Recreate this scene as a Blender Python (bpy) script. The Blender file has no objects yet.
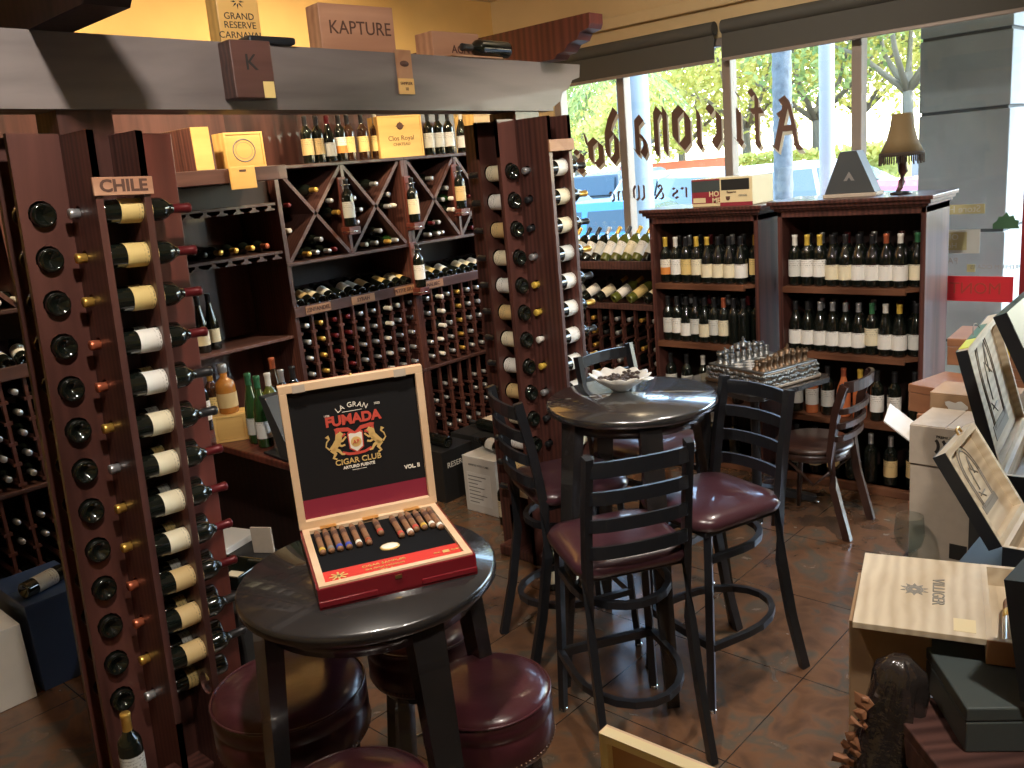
import bpy, bmesh, math, random
from mathutils import Vector, Matrix
random.seed(7)
PI = math.pi
COL = bpy.context.scene.collection
SC = bpy.context.scene

# ------------------------------------------------------------------ materials
def nmat(name):
    m = bpy.data.materials.new(name); m.use_nodes = True
    nt = m.node_tree; b = nt.nodes['Principled BSDF']
    return m, nt, b
def plain(name, col, rough=.5, metal=0, spec=.5, coat=0, noise=0, nscale=20, bump=0, bscale=60, emis=None, estr=0, ior=0):
    m, nt, b = nmat(name)
    b.inputs['Base Color'].default_value = (*col, 1)
    b.inputs['Roughness'].default_value = rough
    b.inputs['Metallic'].default_value = metal
    b.inputs['Specular IOR Level'].default_value = spec
    b.inputs['Coat Weight'].default_value = coat
    if noise:
        tc = nt.nodes.new('ShaderNodeTexCoord'); n = nt.nodes.new('ShaderNodeTexNoise')
        n.inputs['Scale'].default_value = nscale; n.inputs['Detail'].default_value = 5
        r = nt.nodes.new('ShaderNodeValToRGB')
        r.color_ramp.elements[0].position = .3; r.color_ramp.elements[1].position = .7
        r.color_ramp.elements[0].color = (*[c*(1-noise) for c in col], 1)
        r.color_ramp.elements[1].color = (*[min(1, c*(1+noise)) for c in col], 1)
        nt.links.new(tc.outputs['Object'], n.inputs['Vector']); nt.links.new(n.outputs['Fac'], r.inputs['Fac'])
        nt.links.new(r.outputs['Color'], b.inputs['Base Color'])
    if bump:
        tc = nt.nodes.new('ShaderNodeTexCoord'); n = nt.nodes.new('ShaderNodeTexNoise')
        n.inputs['Scale'].default_value = bscale; n.inputs['Detail'].default_value = 4
        bp = nt.nodes.new('ShaderNodeBump'); bp.inputs['Strength'].default_value = bump; bp.inputs['Distance'].default_value = .01
        nt.links.new(tc.outputs['Object'], n.inputs['Vector']); nt.links.new(n.outputs['Fac'], bp.inputs['Height'])
        nt.links.new(bp.outputs['Normal'], b.inputs['Normal'])
    if ior: b.inputs['IOR'].default_value = ior
    if emis:
        b.inputs['Emission Color'].default_value = (*emis, 1); b.inputs['Emission Strength'].default_value = estr
    return m
def wood(name, c1, c2, rough=.45, axis='Z', scale=9, stretch=.08, bump=.15, coat=0, rings=False):
    m, nt, b = nmat(name)
    tc = nt.nodes.new('ShaderNodeTexCoord'); mp = nt.nodes.new('ShaderNodeMapping')
    sc = [1, 1, 1]; sc['XYZ'.index(axis)] = stretch
    mp.inputs['Scale'].default_value = sc
    n = nt.nodes.new('ShaderNodeTexNoise'); n.inputs['Scale'].default_value = scale; n.inputs['Detail'].default_value = 8
    n.inputs['Distortion'].default_value = .6
    w = nt.nodes.new('ShaderNodeTexWave'); w.wave_type = 'RINGS' if rings else 'BANDS'
    w.inputs['Scale'].default_value = scale*.8; w.inputs['Distortion'].default_value = 5; w.inputs['Detail'].default_value = 3
    mx = nt.nodes.new('ShaderNodeMath'); mx.operation = 'MULTIPLY_ADD'; mx.inputs[1].default_value = .35
    r = nt.nodes.new('ShaderNodeValToRGB')
    r.color_ramp.elements[0].position = .35; r.color_ramp.elements[1].position = .95
    r.color_ramp.elements[0].color = (*c1, 1); r.color_ramp.elements[1].color = (*c2, 1)
    L = nt.links.new
    L(tc.outputs['Object'], mp.inputs['Vector']); L(mp.outputs['Vector'], n.inputs['Vector']); L(mp.outputs['Vector'], w.inputs['Vector'])
    L(w.outputs['Fac'], mx.inputs[0]); L(n.outputs['Fac'], mx.inputs[2]); L(mx.outputs[0], r.inputs['Fac'])
    L(r.outputs['Color'], b.inputs['Base Color'])
    b.inputs['Roughness'].default_value = rough; b.inputs['Coat Weight'].default_value = coat
    bp = nt.nodes.new('ShaderNodeBump'); bp.inputs['Strength'].default_value = bump; bp.inputs['Distance'].default_value = .004
    L(mx.outputs[0], bp.inputs['Height']); L(bp.outputs['Normal'], b.inputs['Normal'])
    return m
def paper(name, col, ink=(.08, .06, .05), z0=.08, z1=.2, band=None, fr=85):
    """printed label: rows of small type in the middle of the paper"""
    m, nt, b = nmat(name); L = nt.links.new
    tc = nt.nodes.new('ShaderNodeTexCoord'); sep = nt.nodes.new('ShaderNodeSeparateXYZ'); L(tc.outputs['Object'], sep.inputs[0])
    def mth(op, a, bb=None):
        n = nt.nodes.new('ShaderNodeMath'); n.operation = op
        for i, v in ((0, a), (1, bb)):
            if v is None: continue
            if isinstance(v, (int, float)): n.inputs[i].default_value = v
            else: L(v, n.inputs[i])
        return n.outputs[0]
    z = sep.outputs['Z']
    rows = mth('GREATER_THAN', mth('SINE', mth('MULTIPLY', z, fr*2*PI)), .3)
    nz = nt.nodes.new('ShaderNodeTexNoise'); nz.inputs['Scale'].default_value = 170; L(tc.outputs['Object'], nz.inputs['Vector'])
    ch = mth('GREATER_THAN', nz.outputs['Fac'], .5)
    a = mth('MULTIPLY', rows, ch)
    a = mth('MULTIPLY', a, mth('GREATER_THAN', z, z0+.25*(z1-z0))); a = mth('MULTIPLY', a, mth('LESS_THAN', z, z0+.85*(z1-z0)))
    mx = nt.nodes.new('ShaderNodeMix'); mx.data_type = 'RGBA'
    L(mth('MULTIPLY', a, .6), mx.inputs[0]); mx.inputs[6].default_value = (*col, 1); mx.inputs[7].default_value = (*ink, 1)
    out = mx.outputs[2]
    if band:
        m2 = nt.nodes.new('ShaderNodeMix'); m2.data_type = 'RGBA'
        L(mth('LESS_THAN', z, z0+.18*(z1-z0)), m2.inputs[0]); L(out, m2.inputs[6]); m2.inputs[7].default_value = (*band, 1); out = m2.outputs[2]
    L(out, b.inputs['Base Color']); b.inputs['Roughness'].default_value = .65
    return m

M = {}
M['cherry'] = wood('cherry wood', (.034, .0125, .0102), (.125, .046, .036), .38, 'Z', 14, .06, .08, .25)
M['cherry_h'] = wood('cherry wood across', (.036, .015, .013), (.115, .052, .043), .42, 'Y', 14, .06, .08, .15)
M['cherry_red'] = wood('red cherry wood', (.065, .015, .010), (.17, .042, .029), .4, 'Z', 10, .08, .06, .2)
M['shelfwood'] = wood('brown shelf wood', (.075, .027, .014), (.20, .085, .045), .4, 'X', 14, .06, .06, .2)
M['beam'] = wood('dark weathered beam', (.040, .032, .032), (.20, .170, .166), .46, 'Y', 6, .14, .6, .1)
M['darkboard'] = wood('dark board', (.012, .006, .005), (.035, .014, .011), .5, 'Z', 8, .1, .05)
M['wall'] = plain('ochre plaster', (.66, .43, .155), .9, noise=.06, nscale=3, bump=.1, bscale=40)
M['ceil'] = plain('cream ceiling', (.7, .6, .42), .9)
M['black'] = plain('black painted metal', (.012, .013, .016), .32, 0, .6, bump=.03, bscale=90)
M['blacktop'] = plain('black lacquered tabletop', (.018, .016, .016), .26, 0, .6, .5, noise=.3, nscale=6, bump=.03, bscale=12, ior=1.5)
M['sealtop'] = plain('satin black tabletop', (.020, .021, .023), .24, 0, .6, 1, noise=.2, nscale=6, ior=2.2)
M['espresso'] = wood('dark bentwood', (.014, .006, .005), (.05, .022, .016), .35, 'Z', 12, .08, .05, .3)
M['wallf'] = plain('tan plaster', (.58, .44, .24), .9, noise=.05, nscale=3, bump=.1, bscale=40)
M['vinyl'] = plain('burgundy vinyl', (.055, .019, .026), .30, 0, .6, .6, noise=.15, nscale=8, bump=.08, bscale=25)
M['leather'] = plain('worn burgundy leather', (.055, .014, .018), .28, 0, .5, .3, noise=.35, nscale=9, bump=.25, bscale=14)
M['brass'] = plain('brass', (.75, .5, .2), .3, 1)
M['nail'] = plain('dull nailhead', (.22, .13, .09), .35, 1)
M['chrome'] = plain('chrome', (.7, .7, .72), .15, 1)
M['glass_dark'] = plain('dark bottle glass', (.006, .008, .006), .08, 0, .6, .4)
M['glass_green'] = plain('green bottle glass', (.02, .06, .015), .08, 0, .7, .4)
M['glass_olive'] = plain('olive bottle glass', (.10, .11, .02), .1, 0, .7, .4)
M['glass_amber'] = plain('amber liquor', (.45, .17, .03), .08, 0, .6, .4)
M['glass_rose'] = plain('rose wine glass', (.55, .16, .06), .1, 0, .6, .4)
M['glass_brown'] = plain('brown bottle glass', (.03, .012, .006), .08, 0, .7, .4)
M['cap_black'] = plain('black capsule', (.02, .02, .022), .3, 0)
M['cap_red'] = plain('red capsule', (.12, .012, .015), .3, .3)
M['cap_gold'] = plain('gold capsule', (.75, .45, .10), .3, .7)
M['cap_copper'] = plain('copper capsule', (.65, .18, .09), .3, .6)
M['cap_silver'] = plain('silver capsule', (.55, .56, .58), .3, .7)
M['cap_white'] = plain('white capsule', (.75, .72, .65), .4)
M['cap_green'] = plain('green capsule', (.05, .18, .08), .35, .3)
M['cap_yellow'] = plain('yellow capsule', (.75, .50, .08), .35, .2)
M['lab_cream'] = paper('cream label', (.78, .70, .50))
M['lab_white'] = paper('white label', (.83, .81, .76))
M['lab_grey'] = paper('pale grey label', (.60, .60, .56))
M['lab_tan'] = paper('tan label', (.62, .44, .20))
M['lab_orange'] = paper('orange banded label', (.80, .74, .62), band=(.7, .25, .05))
M['lab_ochre'] = paper('gold label', (.70, .52, .20))
M['kraft'] = plain('kraft cardboard', (.34, .21, .115), .8, noise=.06, nscale=30)
M['kraft_l'] = plain('light grey cardboard', (.44, .37, .30), .8, noise=.05, nscale=30)
M['white'] = plain('white card', (.76, .74, .70), .6)
M['whitebox'] = plain('white carton', (.66, .63, .58), .6, noise=.04, nscale=8)
M['bluebox'] = plain('blue carton', (.045, .085, .20), .5)
M['blackbox'] = plain('black carton', (.02, .02, .02), .45)
M['pine'] = wood('pine box wood', (.55, .33, .13), (.75, .50, .23), .5, 'Y', 7, .15, .03)
M['goldpine'] = wood('golden pine', (.60, .34, .10), (.86, .56, .19), .45, 'Y', 8, .1, .03)
M['rosepine'] = wood('reddish pine', (.36, .17, .10), (.58, .32, .20), .5, 'Y', 9, .12, .03)
M['palewood'] = wood('pale cedar', (.50, .39, .26), (.70, .60, .45), .5, 'X', 16, .35, .02, rings=True)
M['cedar'] = wood('cedar box', (.34, .16, .08), (.52, .30, .17), .5, 'X', 9, .12, .02)
M['cigbox'] = wood('brown cigar box', (.22, .09, .045), (.36, .17, .09), .35, 'X', 9, .12, .02, .2)
M['maple'] = wood('maple edge', (.62, .42, .25), (.74, .54, .36), .45, 'X', 9, .1, .02)
M['redlac'] = plain('deep red lacquer', (.17, .010, .016), .25, 0, .5, .4)
M['redcard'] = plain('red card', (.62, .045, .035), .45)
M['crimson'] = plain('crimson lining', (.22, .012, .035), .6)
M['felt'] = plain('black felt', (.008, .008, .009), .95, spec=.1)
M['blackpan'] = plain('black panel', (.010, .010, .011), .6, spec=.2)
M['ink'] = plain('black ink', (.02, .018, .016), .6)
M['inkgrey'] = plain('grey ink', (.20, .19, .18), .7)
M['stamp'] = plain('faded stamp ink', (.27, .25, .22), .7)
M['inkbrown'] = plain('brown branded ink', (.10, .045, .03), .7)
M['inkwhite'] = plain('white ink', (.80, .76, .66), .6)
M['inkred'] = plain('red ink', (.55, .07, .045), .6)
M['inkgold'] = plain('gold ink', (.72, .50, .18), .45, .2)
M['cream'] = plain('cream paint', (.75, .62, .36), .5)
M['cigar'] = plain('tobacco leaf', (.24, .115, .055), .6, noise=.2, nscale=50, bump=.1, bscale=200)
M['cello'] = plain('cellophane', (.55, .45, .35), .15, 0, .8, 1)
M['blind'] = plain('grey window shade', (.075, .073, .064), .7)
M['alu'] = plain('bronze aluminium', (.30, .25, .22), .45, .2)
M['redpaint'] = plain('red painted frame', (.30, .025, .03), .4)
M['redvinyl'] = plain('red window film', (.80, .035, .05), .5)
M['letter'] = plain('brown window lettering', (.14, .075, .055), .6)
M['lettershade'] = plain('pale lettering shadow', (.70, .68, .58), .6)
M['stick'] = plain('translucent sticker', (.60, .62, .58), .5)
M['stickg'] = plain('green sticker', (.06, .16, .08), .5)
M['sticky'] = plain('gold sticker', (.50, .46, .24), .5)
M['ceramic'] = plain('white ceramic', (.62, .60, .56), .35, coat=.3)
M['pebble'] = plain('dark candies', (.05, .035, .03), .3)
M['silver'] = plain('silver chess', (.26, .27, .27), .35, .8)
M['bronze'] = plain('bronze chess', (.20, .13, .08), .4, .7)
M['shade'] = plain('tan lampshade', (.17, .115, .05), .8, bump=.1, bscale=80)
M['fringe'] = plain('dark fringe', (.05, .035, .025), .9)
M['plastic'] = plain('dark plastic wrap', (.028, .022, .02), .14, 0, .8, .8, bump=.9, bscale=16)
M['greybox'] = plain('dark slate box', (.06, .075, .075), .4)
M['navy'] = plain('black display box', (.012, .014, .018), .4)
M['paintgrey'] = plain('grey display', (.05, .055, .058), .5)
M['tapey'] = plain('yellow tape', (.75, .55, .03), .5)
M['neon'] = plain('yellow green sticker', (.75, .80, .05), .5)
M['skyb'] = plain('pale blue sticker', (.45, .60, .66), .5)
M['wine'] = plain('wine red card', (.28, .03, .045), .5)
# street
M['asphalt'] = plain('street asphalt', (.10, .105, .11), .95, spec=0, noise=.1, nscale=4)
M['pave'] = plain('pale pavement', (.13, .13, .125), .95, spec=0, noise=.05, nscale=3)
M['concrete'] = plain('grey painted concrete', (.25, .28, .30), .8, noise=.08, nscale=5, bump=.15, bscale=30)
M['groove'] = plain('dark groove', (.07, .08, .09), .9)
M['pole'] = plain('pale blue grey post', (.20, .25, .29), .7)
M['whitepost'] = plain('white post', (.26, .26, .26), .6)
M['bark'] = plain('palm bark', (.12, .135, .145), .9, noise=.3, nscale=12, bump=.5, bscale=20)
M['trunk'] = plain('tree trunk', (.20, .17, .13), .9)
def leafmat(name, c1, c2):
    m, nt, b = nmat(name); L = nt.links.new
    g = nt.nodes.new('ShaderNodeNewGeometry'); r = nt.nodes.new('ShaderNodeValToRGB')
    r.color_ramp.elements[0].color = (*c1, 1); r.color_ramp.elements[1].color = (*c2, 1)
    L(g.outputs['Random Per Island'], r.inputs['Fac']); L(r.outputs['Color'], b.inputs['Base Color'])
    b.inputs['Roughness'].default_value = .6
    tr = nt.nodes.new('ShaderNodeBsdfTranslucent'); L(r.outputs['Color'], tr.inputs['Color'])
    mx = nt.nodes.new('ShaderNodeMixShader'); mx.inputs[0].default_value = .5
    L(b.outputs[0], mx.inputs[1]); L(tr.outputs[0], mx.inputs[2]); L(mx.outputs[0], nt.nodes['Material Output'].inputs['Surface'])
    return m
M['leaf_y'] = leafmat('yellow green leaves', (.36, .38, .07), (.72, .64, .20))
M['leaf_g'] = leafmat('green leaves', (.14, .24, .08), (.46, .50, .16))
M['carblue'] = plain('blue car paint', (.05, .20, .38), .4, 0, coat=.3)
M['carwhite'] = plain('white car paint', (.34, .36, .38), .4, coat=.3)
M['cardark'] = plain('slate car paint', (.05, .07, .09), .4, 0, coat=.3)
M['carpink'] = plain('red car paint', (.45, .06, .10), .4, coat=.3)
M['carglass'] = plain('car glass', (.04, .07, .09), .15, 0, .5)
M['tyre'] = plain('tyre', (.03, .03, .03), .8)
M['taillight'] = plain('tail light', (.6, .02, .03), .3)
M['yellowkerb'] = plain('yellow sign band', (.80, .55, .06), .7)
M['redkerb'] = plain('orange red sign band', (.75, .18, .08), .7)
def glassmat(name, tint=(1, 1, 1), refl=.08):
    m, nt, b = nmat(name); L = nt.links.new
    tr = nt.nodes.new('ShaderNodeBsdfTransparent'); tr.inputs['Color'].default_value = (*tint, 1)
    gl = nt.nodes.new('ShaderNodeBsdfGlossy'); gl.inputs['Roughness'].default_value = .02
    fr = nt.nodes.new('ShaderNodeLayerWeight'); fr.inputs['Blend'].default_value = .5
    pw = nt.nodes.new('ShaderNodeMath'); pw.operation = 'POWER'; pw.inputs[1].default_value = 5; L(fr.outputs['Facing'], pw.inputs[0])
    ma = nt.nodes.new('ShaderNodeMath'); ma.operation = 'MULTIPLY_ADD'; ma.inputs[1].default_value = .5; ma.inputs[2].default_value = .03; L(pw.outputs[0], ma.inputs[0])
    mx = nt.nodes.new('ShaderNodeMixShader'); L(ma.outputs[0], mx.inputs[0])
    L(tr.outputs[0], mx.inputs[1]); L(gl.outputs[0], mx.inputs[2]); L(mx.outputs[0], nt.nodes['Material Output'].inputs['Surface'])
    return m
M['pane'] = glassmat('window glass', (.95, .98, .98))
M['clear'] = glassmat('clear drinking glass', (.86, .9, .9))
def floor_mat():
    m, nt, b = nmat('stained concrete tile'); L = nt.links.new
    tc = nt.nodes.new('ShaderNodeTexCoord')
    n1 = nt.nodes.new('ShaderNodeTexNoise'); n1.inputs['Scale'].default_value = 2.1; n1.inputs['Detail'].default_value = 9; n1.inputs['Distortion'].default_value = 1.4
    n2 = nt.nodes.new('ShaderNodeTexNoise'); n2.inputs['Scale'].default_value = 7; n2.inputs['Detail'].default_value = 8; n2.inputs['Distortion'].default_value = .8
    L(tc.outputs['Object'], n1.inputs['Vector']); L(tc.outputs['Object'], n2.inputs['Vector'])
    r = nt.nodes.new('ShaderNodeValToRGB'); e = r.color_ramp.elements
    e[0].position = .32; e[0].color = (.048, .035, .026, 1); e[1].position = .74; e[1].color = (.24, .135, .075, 1)
    for p, c in ((.42, (.105, .052, .028, 1)), (.5, (.15, .072, .036, 1)), (.56, (.09, .070, .050, 1)), (.64, (.17, .088, .046, 1))):
        x = e.new(p); x.color = c
    ad = nt.nodes.new('ShaderNodeMath'); ad.operation = 'MULTIPLY_ADD'; ad.inputs[1].default_value = .45
    L(n2.outputs['Fac'], ad.inputs[0]); 
    s2 = nt.nodes.new('ShaderNodeMath'); s2.operation = 'MULTIPLY'; s2.inputs[1].default_value = .56
    L(n1.outputs['Fac'], s2.inputs[0]); L(s2.outputs[0], ad.inputs[2]); L(ad.outputs[0], r.inputs['Fac'])
    br = nt.nodes.new('ShaderNodeTexBrick'); br.offset = 0
    for k, v in (('Scale', 1.0), ('Mortar Size', .003), ('Brick Width', .61), ('Row Height', .61), ('Mortar Smooth', .3)): br.inputs[k].default_value = v
    mp = nt.nodes.new('ShaderNodeMapping'); mp.inputs['Rotation'].default_value = (0, 0, 0); mp.inputs['Location'].default_value = (.15, .12, 0)
    L(tc.outputs['Object'], mp.inputs['Vector']); L(mp.outputs['Vector'], br.inputs['Vector'])
    mx = nt.nodes.new('ShaderNodeMix'); mx.data_type = 'RGBA'; L(br.outputs['Fac'], mx.inputs[0]); L(r.outputs['Color'], mx.inputs[6]); mx.inputs[7].default_value = (.03, .02, .015, 1)
    L(mx.outputs[2], b.inputs['Base Color'])
    rr = nt.nodes.new('ShaderNodeMapRange'); rr.inputs['To Min'].default_value = .14; rr.inputs['To Max'].default_value = .34; b.inputs['IOR'].default_value = 1.75
    L(n2.outputs['Fac'], rr.inputs['Value']); L(rr.outputs[0], b.inputs['Roughness'])
    bp = nt.nodes.new('ShaderNodeBump'); bp.inputs['Strength'].default_value = .15; bp.inputs['Distance'].default_value = .003
    L(n2.outputs['Fac'], bp.inputs['Height']); L(bp.outputs['Normal'], b.inputs['Normal'])
    return m
M['floor'] = floor_mat()

# ------------------------------------------------------------------ mesh building
class MB:
    def __init__(s): s.v = []; s.f = []; s.m = []; s.sm = []
    def add(s, vs, fs, mi=0, smooth=False, mat=None):
        o = len(s.v)
        if mat is not None: vs = [mat @ Vector(v) for v in vs]
        s.v += [tuple(v) for v in vs]
        for f in fs: s.f.append([i+o for i in f]); s.m.append(mi); s.sm.append(smooth)
        return s
    def box(s, x0, x1, y0, y1, z0, z1, mi=0, mat=None, bev=0):
        if x0 > x1: x0, x1 = x1, x0
        if y0 > y1: y0, y1 = y1, y0
        if z0 > z1: z0, z1 = z1, z0
        b = min(bev, (x1-x0)*.45, (y1-y0)*.45, (z1-z0)*.45)
        if b <= 0:
            vs = [(x, y, z) for x in (x0, x1) for y in (y0, y1) for z in (z0, z1)]
            fs = [(0, 1, 3, 2), (4, 6, 7, 5), (0, 4, 5, 1), (2, 3, 7, 6), (0, 2, 6, 4), (1, 5, 7, 3)]
            return s.add(vs, fs, mi, False, mat)
        bm = bmesh.new(); bmesh.ops.create_cube(bm, size=1)
        for v in bm.verts: v.co = Vector(((x0+x1)/2+v.co.x*(x1-x0), (y0+y1)/2+v.co.y*(y1-y0), (z0+z1)/2+v.co.z*(z1-z0)))
        bmesh.ops.bevel(bm, geom=list(bm.edges), offset=b, segments=2, profile=.5, affect='EDGES')
        s.bm(bm, mi, mat); return s
    def bm(s, bm, mi=0, mat=None, smooth=False):
        bm.verts.index_update()
        s.add([v.co.copy() for v in bm.verts], [[v.index for v in f.verts] for f in bm.faces], mi, smooth, mat); bm.free()
    def lathe(s, prof, n=20, mi=0, mat=None, smooth=True, a0=0, a1=2*PI, caps=True):
        vs = []; fs = []; full = abs(a1-a0-2*PI) < 1e-6; k = len(prof); cols = n if full else n+1
        for i in range(cols):
            a = a0+(a1-a0)*i/n
            for r, z in prof: vs.append((r*math.cos(a), r*math.sin(a), z))
        for i in range(n):
            j = (i+1) % cols
            for q in range(k-1): fs.append((i*k+q, j*k+q, j*k+q+1, i*k+q+1))
        s.add(vs, fs, mi, smooth, mat)
        if full and caps:
            for q in (0, k-1):
                if prof[q][0] > 1e-5:
                    r, z = prof[q]; ring = [(r*math.cos(2*PI*i/n), r*math.sin(2*PI*i/n), z) for i in range(n)]
                    s.add(ring, [list(range(n)) if q else list(range(n))[::-1]], mi, False, mat)
        return s
    def cyl(s, p0, p1, r0, r1=None, n=12, mi=0, mat=None, smooth=True):
        r1 = r0 if r1 is None else r1
        p0 = Vector(p0); p1 = Vector(p1); d = p1-p0; L = d.length
        q = Vector((0, 0, 1)).rotation_difference(d.normalized()).to_matrix().to_4x4()
        m = Matrix.Translation(p0) @ q
        if mat is not None: m = mat @ m
        return s.lathe([(r0, 0), (r1, L)], n, mi, m, smooth)
    def tube(s, pts, r, n=8, mi=0, mat=None, closed=False, flat=None, smooth=True):
        """sweep; r = radius or list; flat=(w,h) gives a rectangular section"""
        pts = [Vector(p) for p in pts]; k = len(pts); rings = []; up = Vector((0, 0, 1))
        for i, p in enumerate(pts):
            a = pts[(i-1) % k] if (closed or i > 0) else p; b = pts[(i+1) % k] if (closed or i < k-1) else p
            t = (b-a).normalized(); x = t.cross(up)
            if x.length < .05: x = t.cross(Vector((1, 0, 0))) if abs(t.x) < .9 else t.cross(Vector((0, 1, 0)))
            x.normalize(); y = x.cross(t).normalized(); rr = r[i] if isinstance(r, (list, tuple)) else r
            if flat:
                w, h = flat; rings.append([p+x*sx*w/2*rr+y*sy*h/2*rr for sx, sy in ((-1, -1), (1, -1), (1, 1), (-1, 1))])
            else: rings.append([p+x*math.cos(2*PI*j/n)*rr+y*math.sin(2*PI*j/n)*rr for j in range(n)])
        m = 4 if flat else n; vs = [v for g in rings for v in g]; fs = []
        for i in range(k if closed else k-1):
            i2 = (i+1) % k
            for j in range(m): fs.append((i*m+j, i*m+(j+1) % m, i2*m+(j+1) % m, i2*m+j))
        if not closed: fs += [list(range(m))[::-1], [(k-1)*m+j for j in range(m)]]
        return s.add(vs, fs, mi, smooth and not flat, mat)
    def prism(s, poly, h0, h1, mi=0, mat=None, smooth=False):
        n = len(poly); vs = [(x, y, h0) for x, y in poly]+[(x, y, h1) for x, y in poly]
        fs = [list(range(n))[::-1], list(range(n, 2*n))]+[(i, (i+1) % n, n+(i+1) % n, n+i) for i in range(n)]
        return s.add(vs, fs, mi, smooth, mat)
    def mesh(s, name, mats):
        me = bpy.data.meshes.new(name); me.from_pydata(s.v, [], s.f)
        for m in (mats if isinstance(mats, (list, tuple)) else [mats]): me.materials.append(m)
        for p, mi, sm in zip(me.polygons, s.m, s.sm): p.material_index = mi; p.use_smooth = sm
        bm = bmesh.new(); bm.from_mesh(me); bmesh.ops.recalc_face_normals(bm, faces=bm.faces); bm.to_mesh(me); bm.free()
        me.update(); return me
    def obj(s, name, mats, parent=None, label=None):
        o = bpy.data.objects.new(name, s.mesh(name, mats)); COL.objects.link(o)
        if parent: o.parent = parent
        if label: o['label'] = label
        return o
def tag(o, label, cat, group=None, kind=None):
    o['label'] = label; o['category'] = cat
    if group: o['group'] = group
    if kind: o['kind'] = kind
    return o
def thing(name, label, cat, loc=(0, 0, 0), rot=None, group=None, mat=None):
    o = bpy.data.objects.new(name, None); COL.objects.link(o); o.empty_display_size = .05
    if mat is not None: o.matrix_world = mat
    else:
        o.location = loc
        if rot is not None: o.rotation_euler = rot if isinstance(rot, (tuple, list)) else (0, 0, rot)
    return tag(o, label, cat, group)
def struct(o): o['kind'] = 'structure'; return o
def inst(name, me, parent=None, label=None):
    o = bpy.data.objects.new(name, me); COL.objects.link(o)
    if parent: o.parent = parent
    if label: o['label'] = label
    return o
def frame(o, x, y=None, z=None):
    """matrix from origin and two axes (x right, y up) ; z = x cross y"""
    o = Vector(o); x = Vector(x).normalized()
    if z is None: y = Vector(y).normalized(); z = x.cross(y).normalized(); y = z.cross(x)
    else: z = Vector(z).normalized(); y = z.cross(x).normalized(); x = y.cross(z)
    m = Matrix((x, y, z)).transposed().to_4x4(); m.translation = o; return m
def rotz(a): return Matrix.Rotation(a, 4, 'Z')
def T(x, y, z): return Matrix.Translation((x, y, z))
def Rx(a): return Matrix.Rotation(a, 4, 'X')
def Ry(a): return Matrix.Rotation(a, 4, 'Y')
_tc = [0]
def text(s, size, mat4, material, parent=None, name='lettering', ext=.0008, align='CENTER', off=0, sx=1, label=None, arc=None, bold=0):
    mb = MB()
    def onemesh(st, al):
        cu = bpy.data.curves.new('t', 'FONT'); cu.body = st; cu.size = size; cu.extrude = ext; cu.align_x = al; cu.align_y = 'CENTER'; cu.offset = bold; cu.resolution_u = 3
        ob = bpy.data.objects.new('t', cu); COL.objects.link(ob)
        dg = bpy.context.evaluated_depsgraph_get(); me = bpy.data.meshes.new_from_object(ob.evaluated_get(dg))
        vs = [v.co.copy() for v in me.vertices]; fs = [list(p.vertices) for p in me.polygons]
        w = max([v.x for v in vs] or [0])-min([v.x for v in vs] or [0])
        bpy.data.objects.remove(ob); bpy.data.curves.remove(cu); bpy.data.meshes.remove(me); return vs, fs, w
    if arc:
        tot = 0; items = []
        for c in s:
            if c == ' ': items.append((None, None, size*.35)); tot += size*.35; continue
            vs, fs, w = onemesh(c, 'CENTER'); items.append((vs, fs, w+size*.12)); tot += w+size*.12
        p = -tot/2
        for vs, fs, w in items:
            if vs:
                a = (p+w/2)/arc
                m = T(arc*math.sin(a), arc*math.cos(a)-arc, 0) @ rotz(-a)
                mb.add([m @ v for v in vs], fs)
            p += w
    else:
        vs, fs, w = onemesh(s, align); mb.add([(v.x*sx, v.y, v.z) for v in vs], fs)
    me = bpy.data.meshes.new(name); me.from_pydata(mb.v, [], mb.f); me.materials.append(material)
    o = bpy.data.objects.new(name, me); COL.objects.link(o)
    mm = mat4 @ T(0, 0, off+ext)
    if parent: o.parent = parent
    o.matrix_local = mm
    if label: o['label'] = label
    return o

# ------------------------------------------------------------------ camera
FOC, PIT, ROL, YAW, CH = 880, math.radians(13.8), math.radians(5.3), math.radians(-43.7), 2.05
fw = Vector((math.sin(YAW)*math.cos(PIT), math.cos(YAW)*math.cos(PIT), -math.sin(PIT)))
r0 = Vector((math.cos(YAW), -math.sin(YAW), 0)); d0 = -(r0.cross(fw))
cr, dn = math.cos(ROL)*r0+math.sin(ROL)*d0, -math.sin(ROL)*r0+math.cos(ROL)*d0
cam = bpy.data.objects.new('camera', bpy.data.cameras.new('camera')); COL.objects.link(cam)
cam.matrix_world = Matrix(((cr.x, -dn.x, -fw.x, 0), (cr.y, -dn.y, -fw.y, 0), (cr.z, -dn.z, -fw.z, CH), (0, 0, 0, 1)))
cam.data.sensor_width = 36; cam.data.lens = FOC/1024*36; cam.data.clip_start = .05; cam.data.clip_end = 300
SC.camera = cam
EYE = Vector((0, 0, CH))
def at(x, y, ax, val):
    """measuring aid: the point of a real plane (x, y or z = val) seen at a photo pixel"""
    r = cr*(x-512)+dn*(y-384)+fw*FOC; k = 'xyz'.index(ax)
    return EYE+r*((val-EYE[k])/r[k])
def dep(x, y, d):
    return EYE+(cr*(x-512)+dn*(y-384)+fw*FOC)*(d/FOC)

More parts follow.
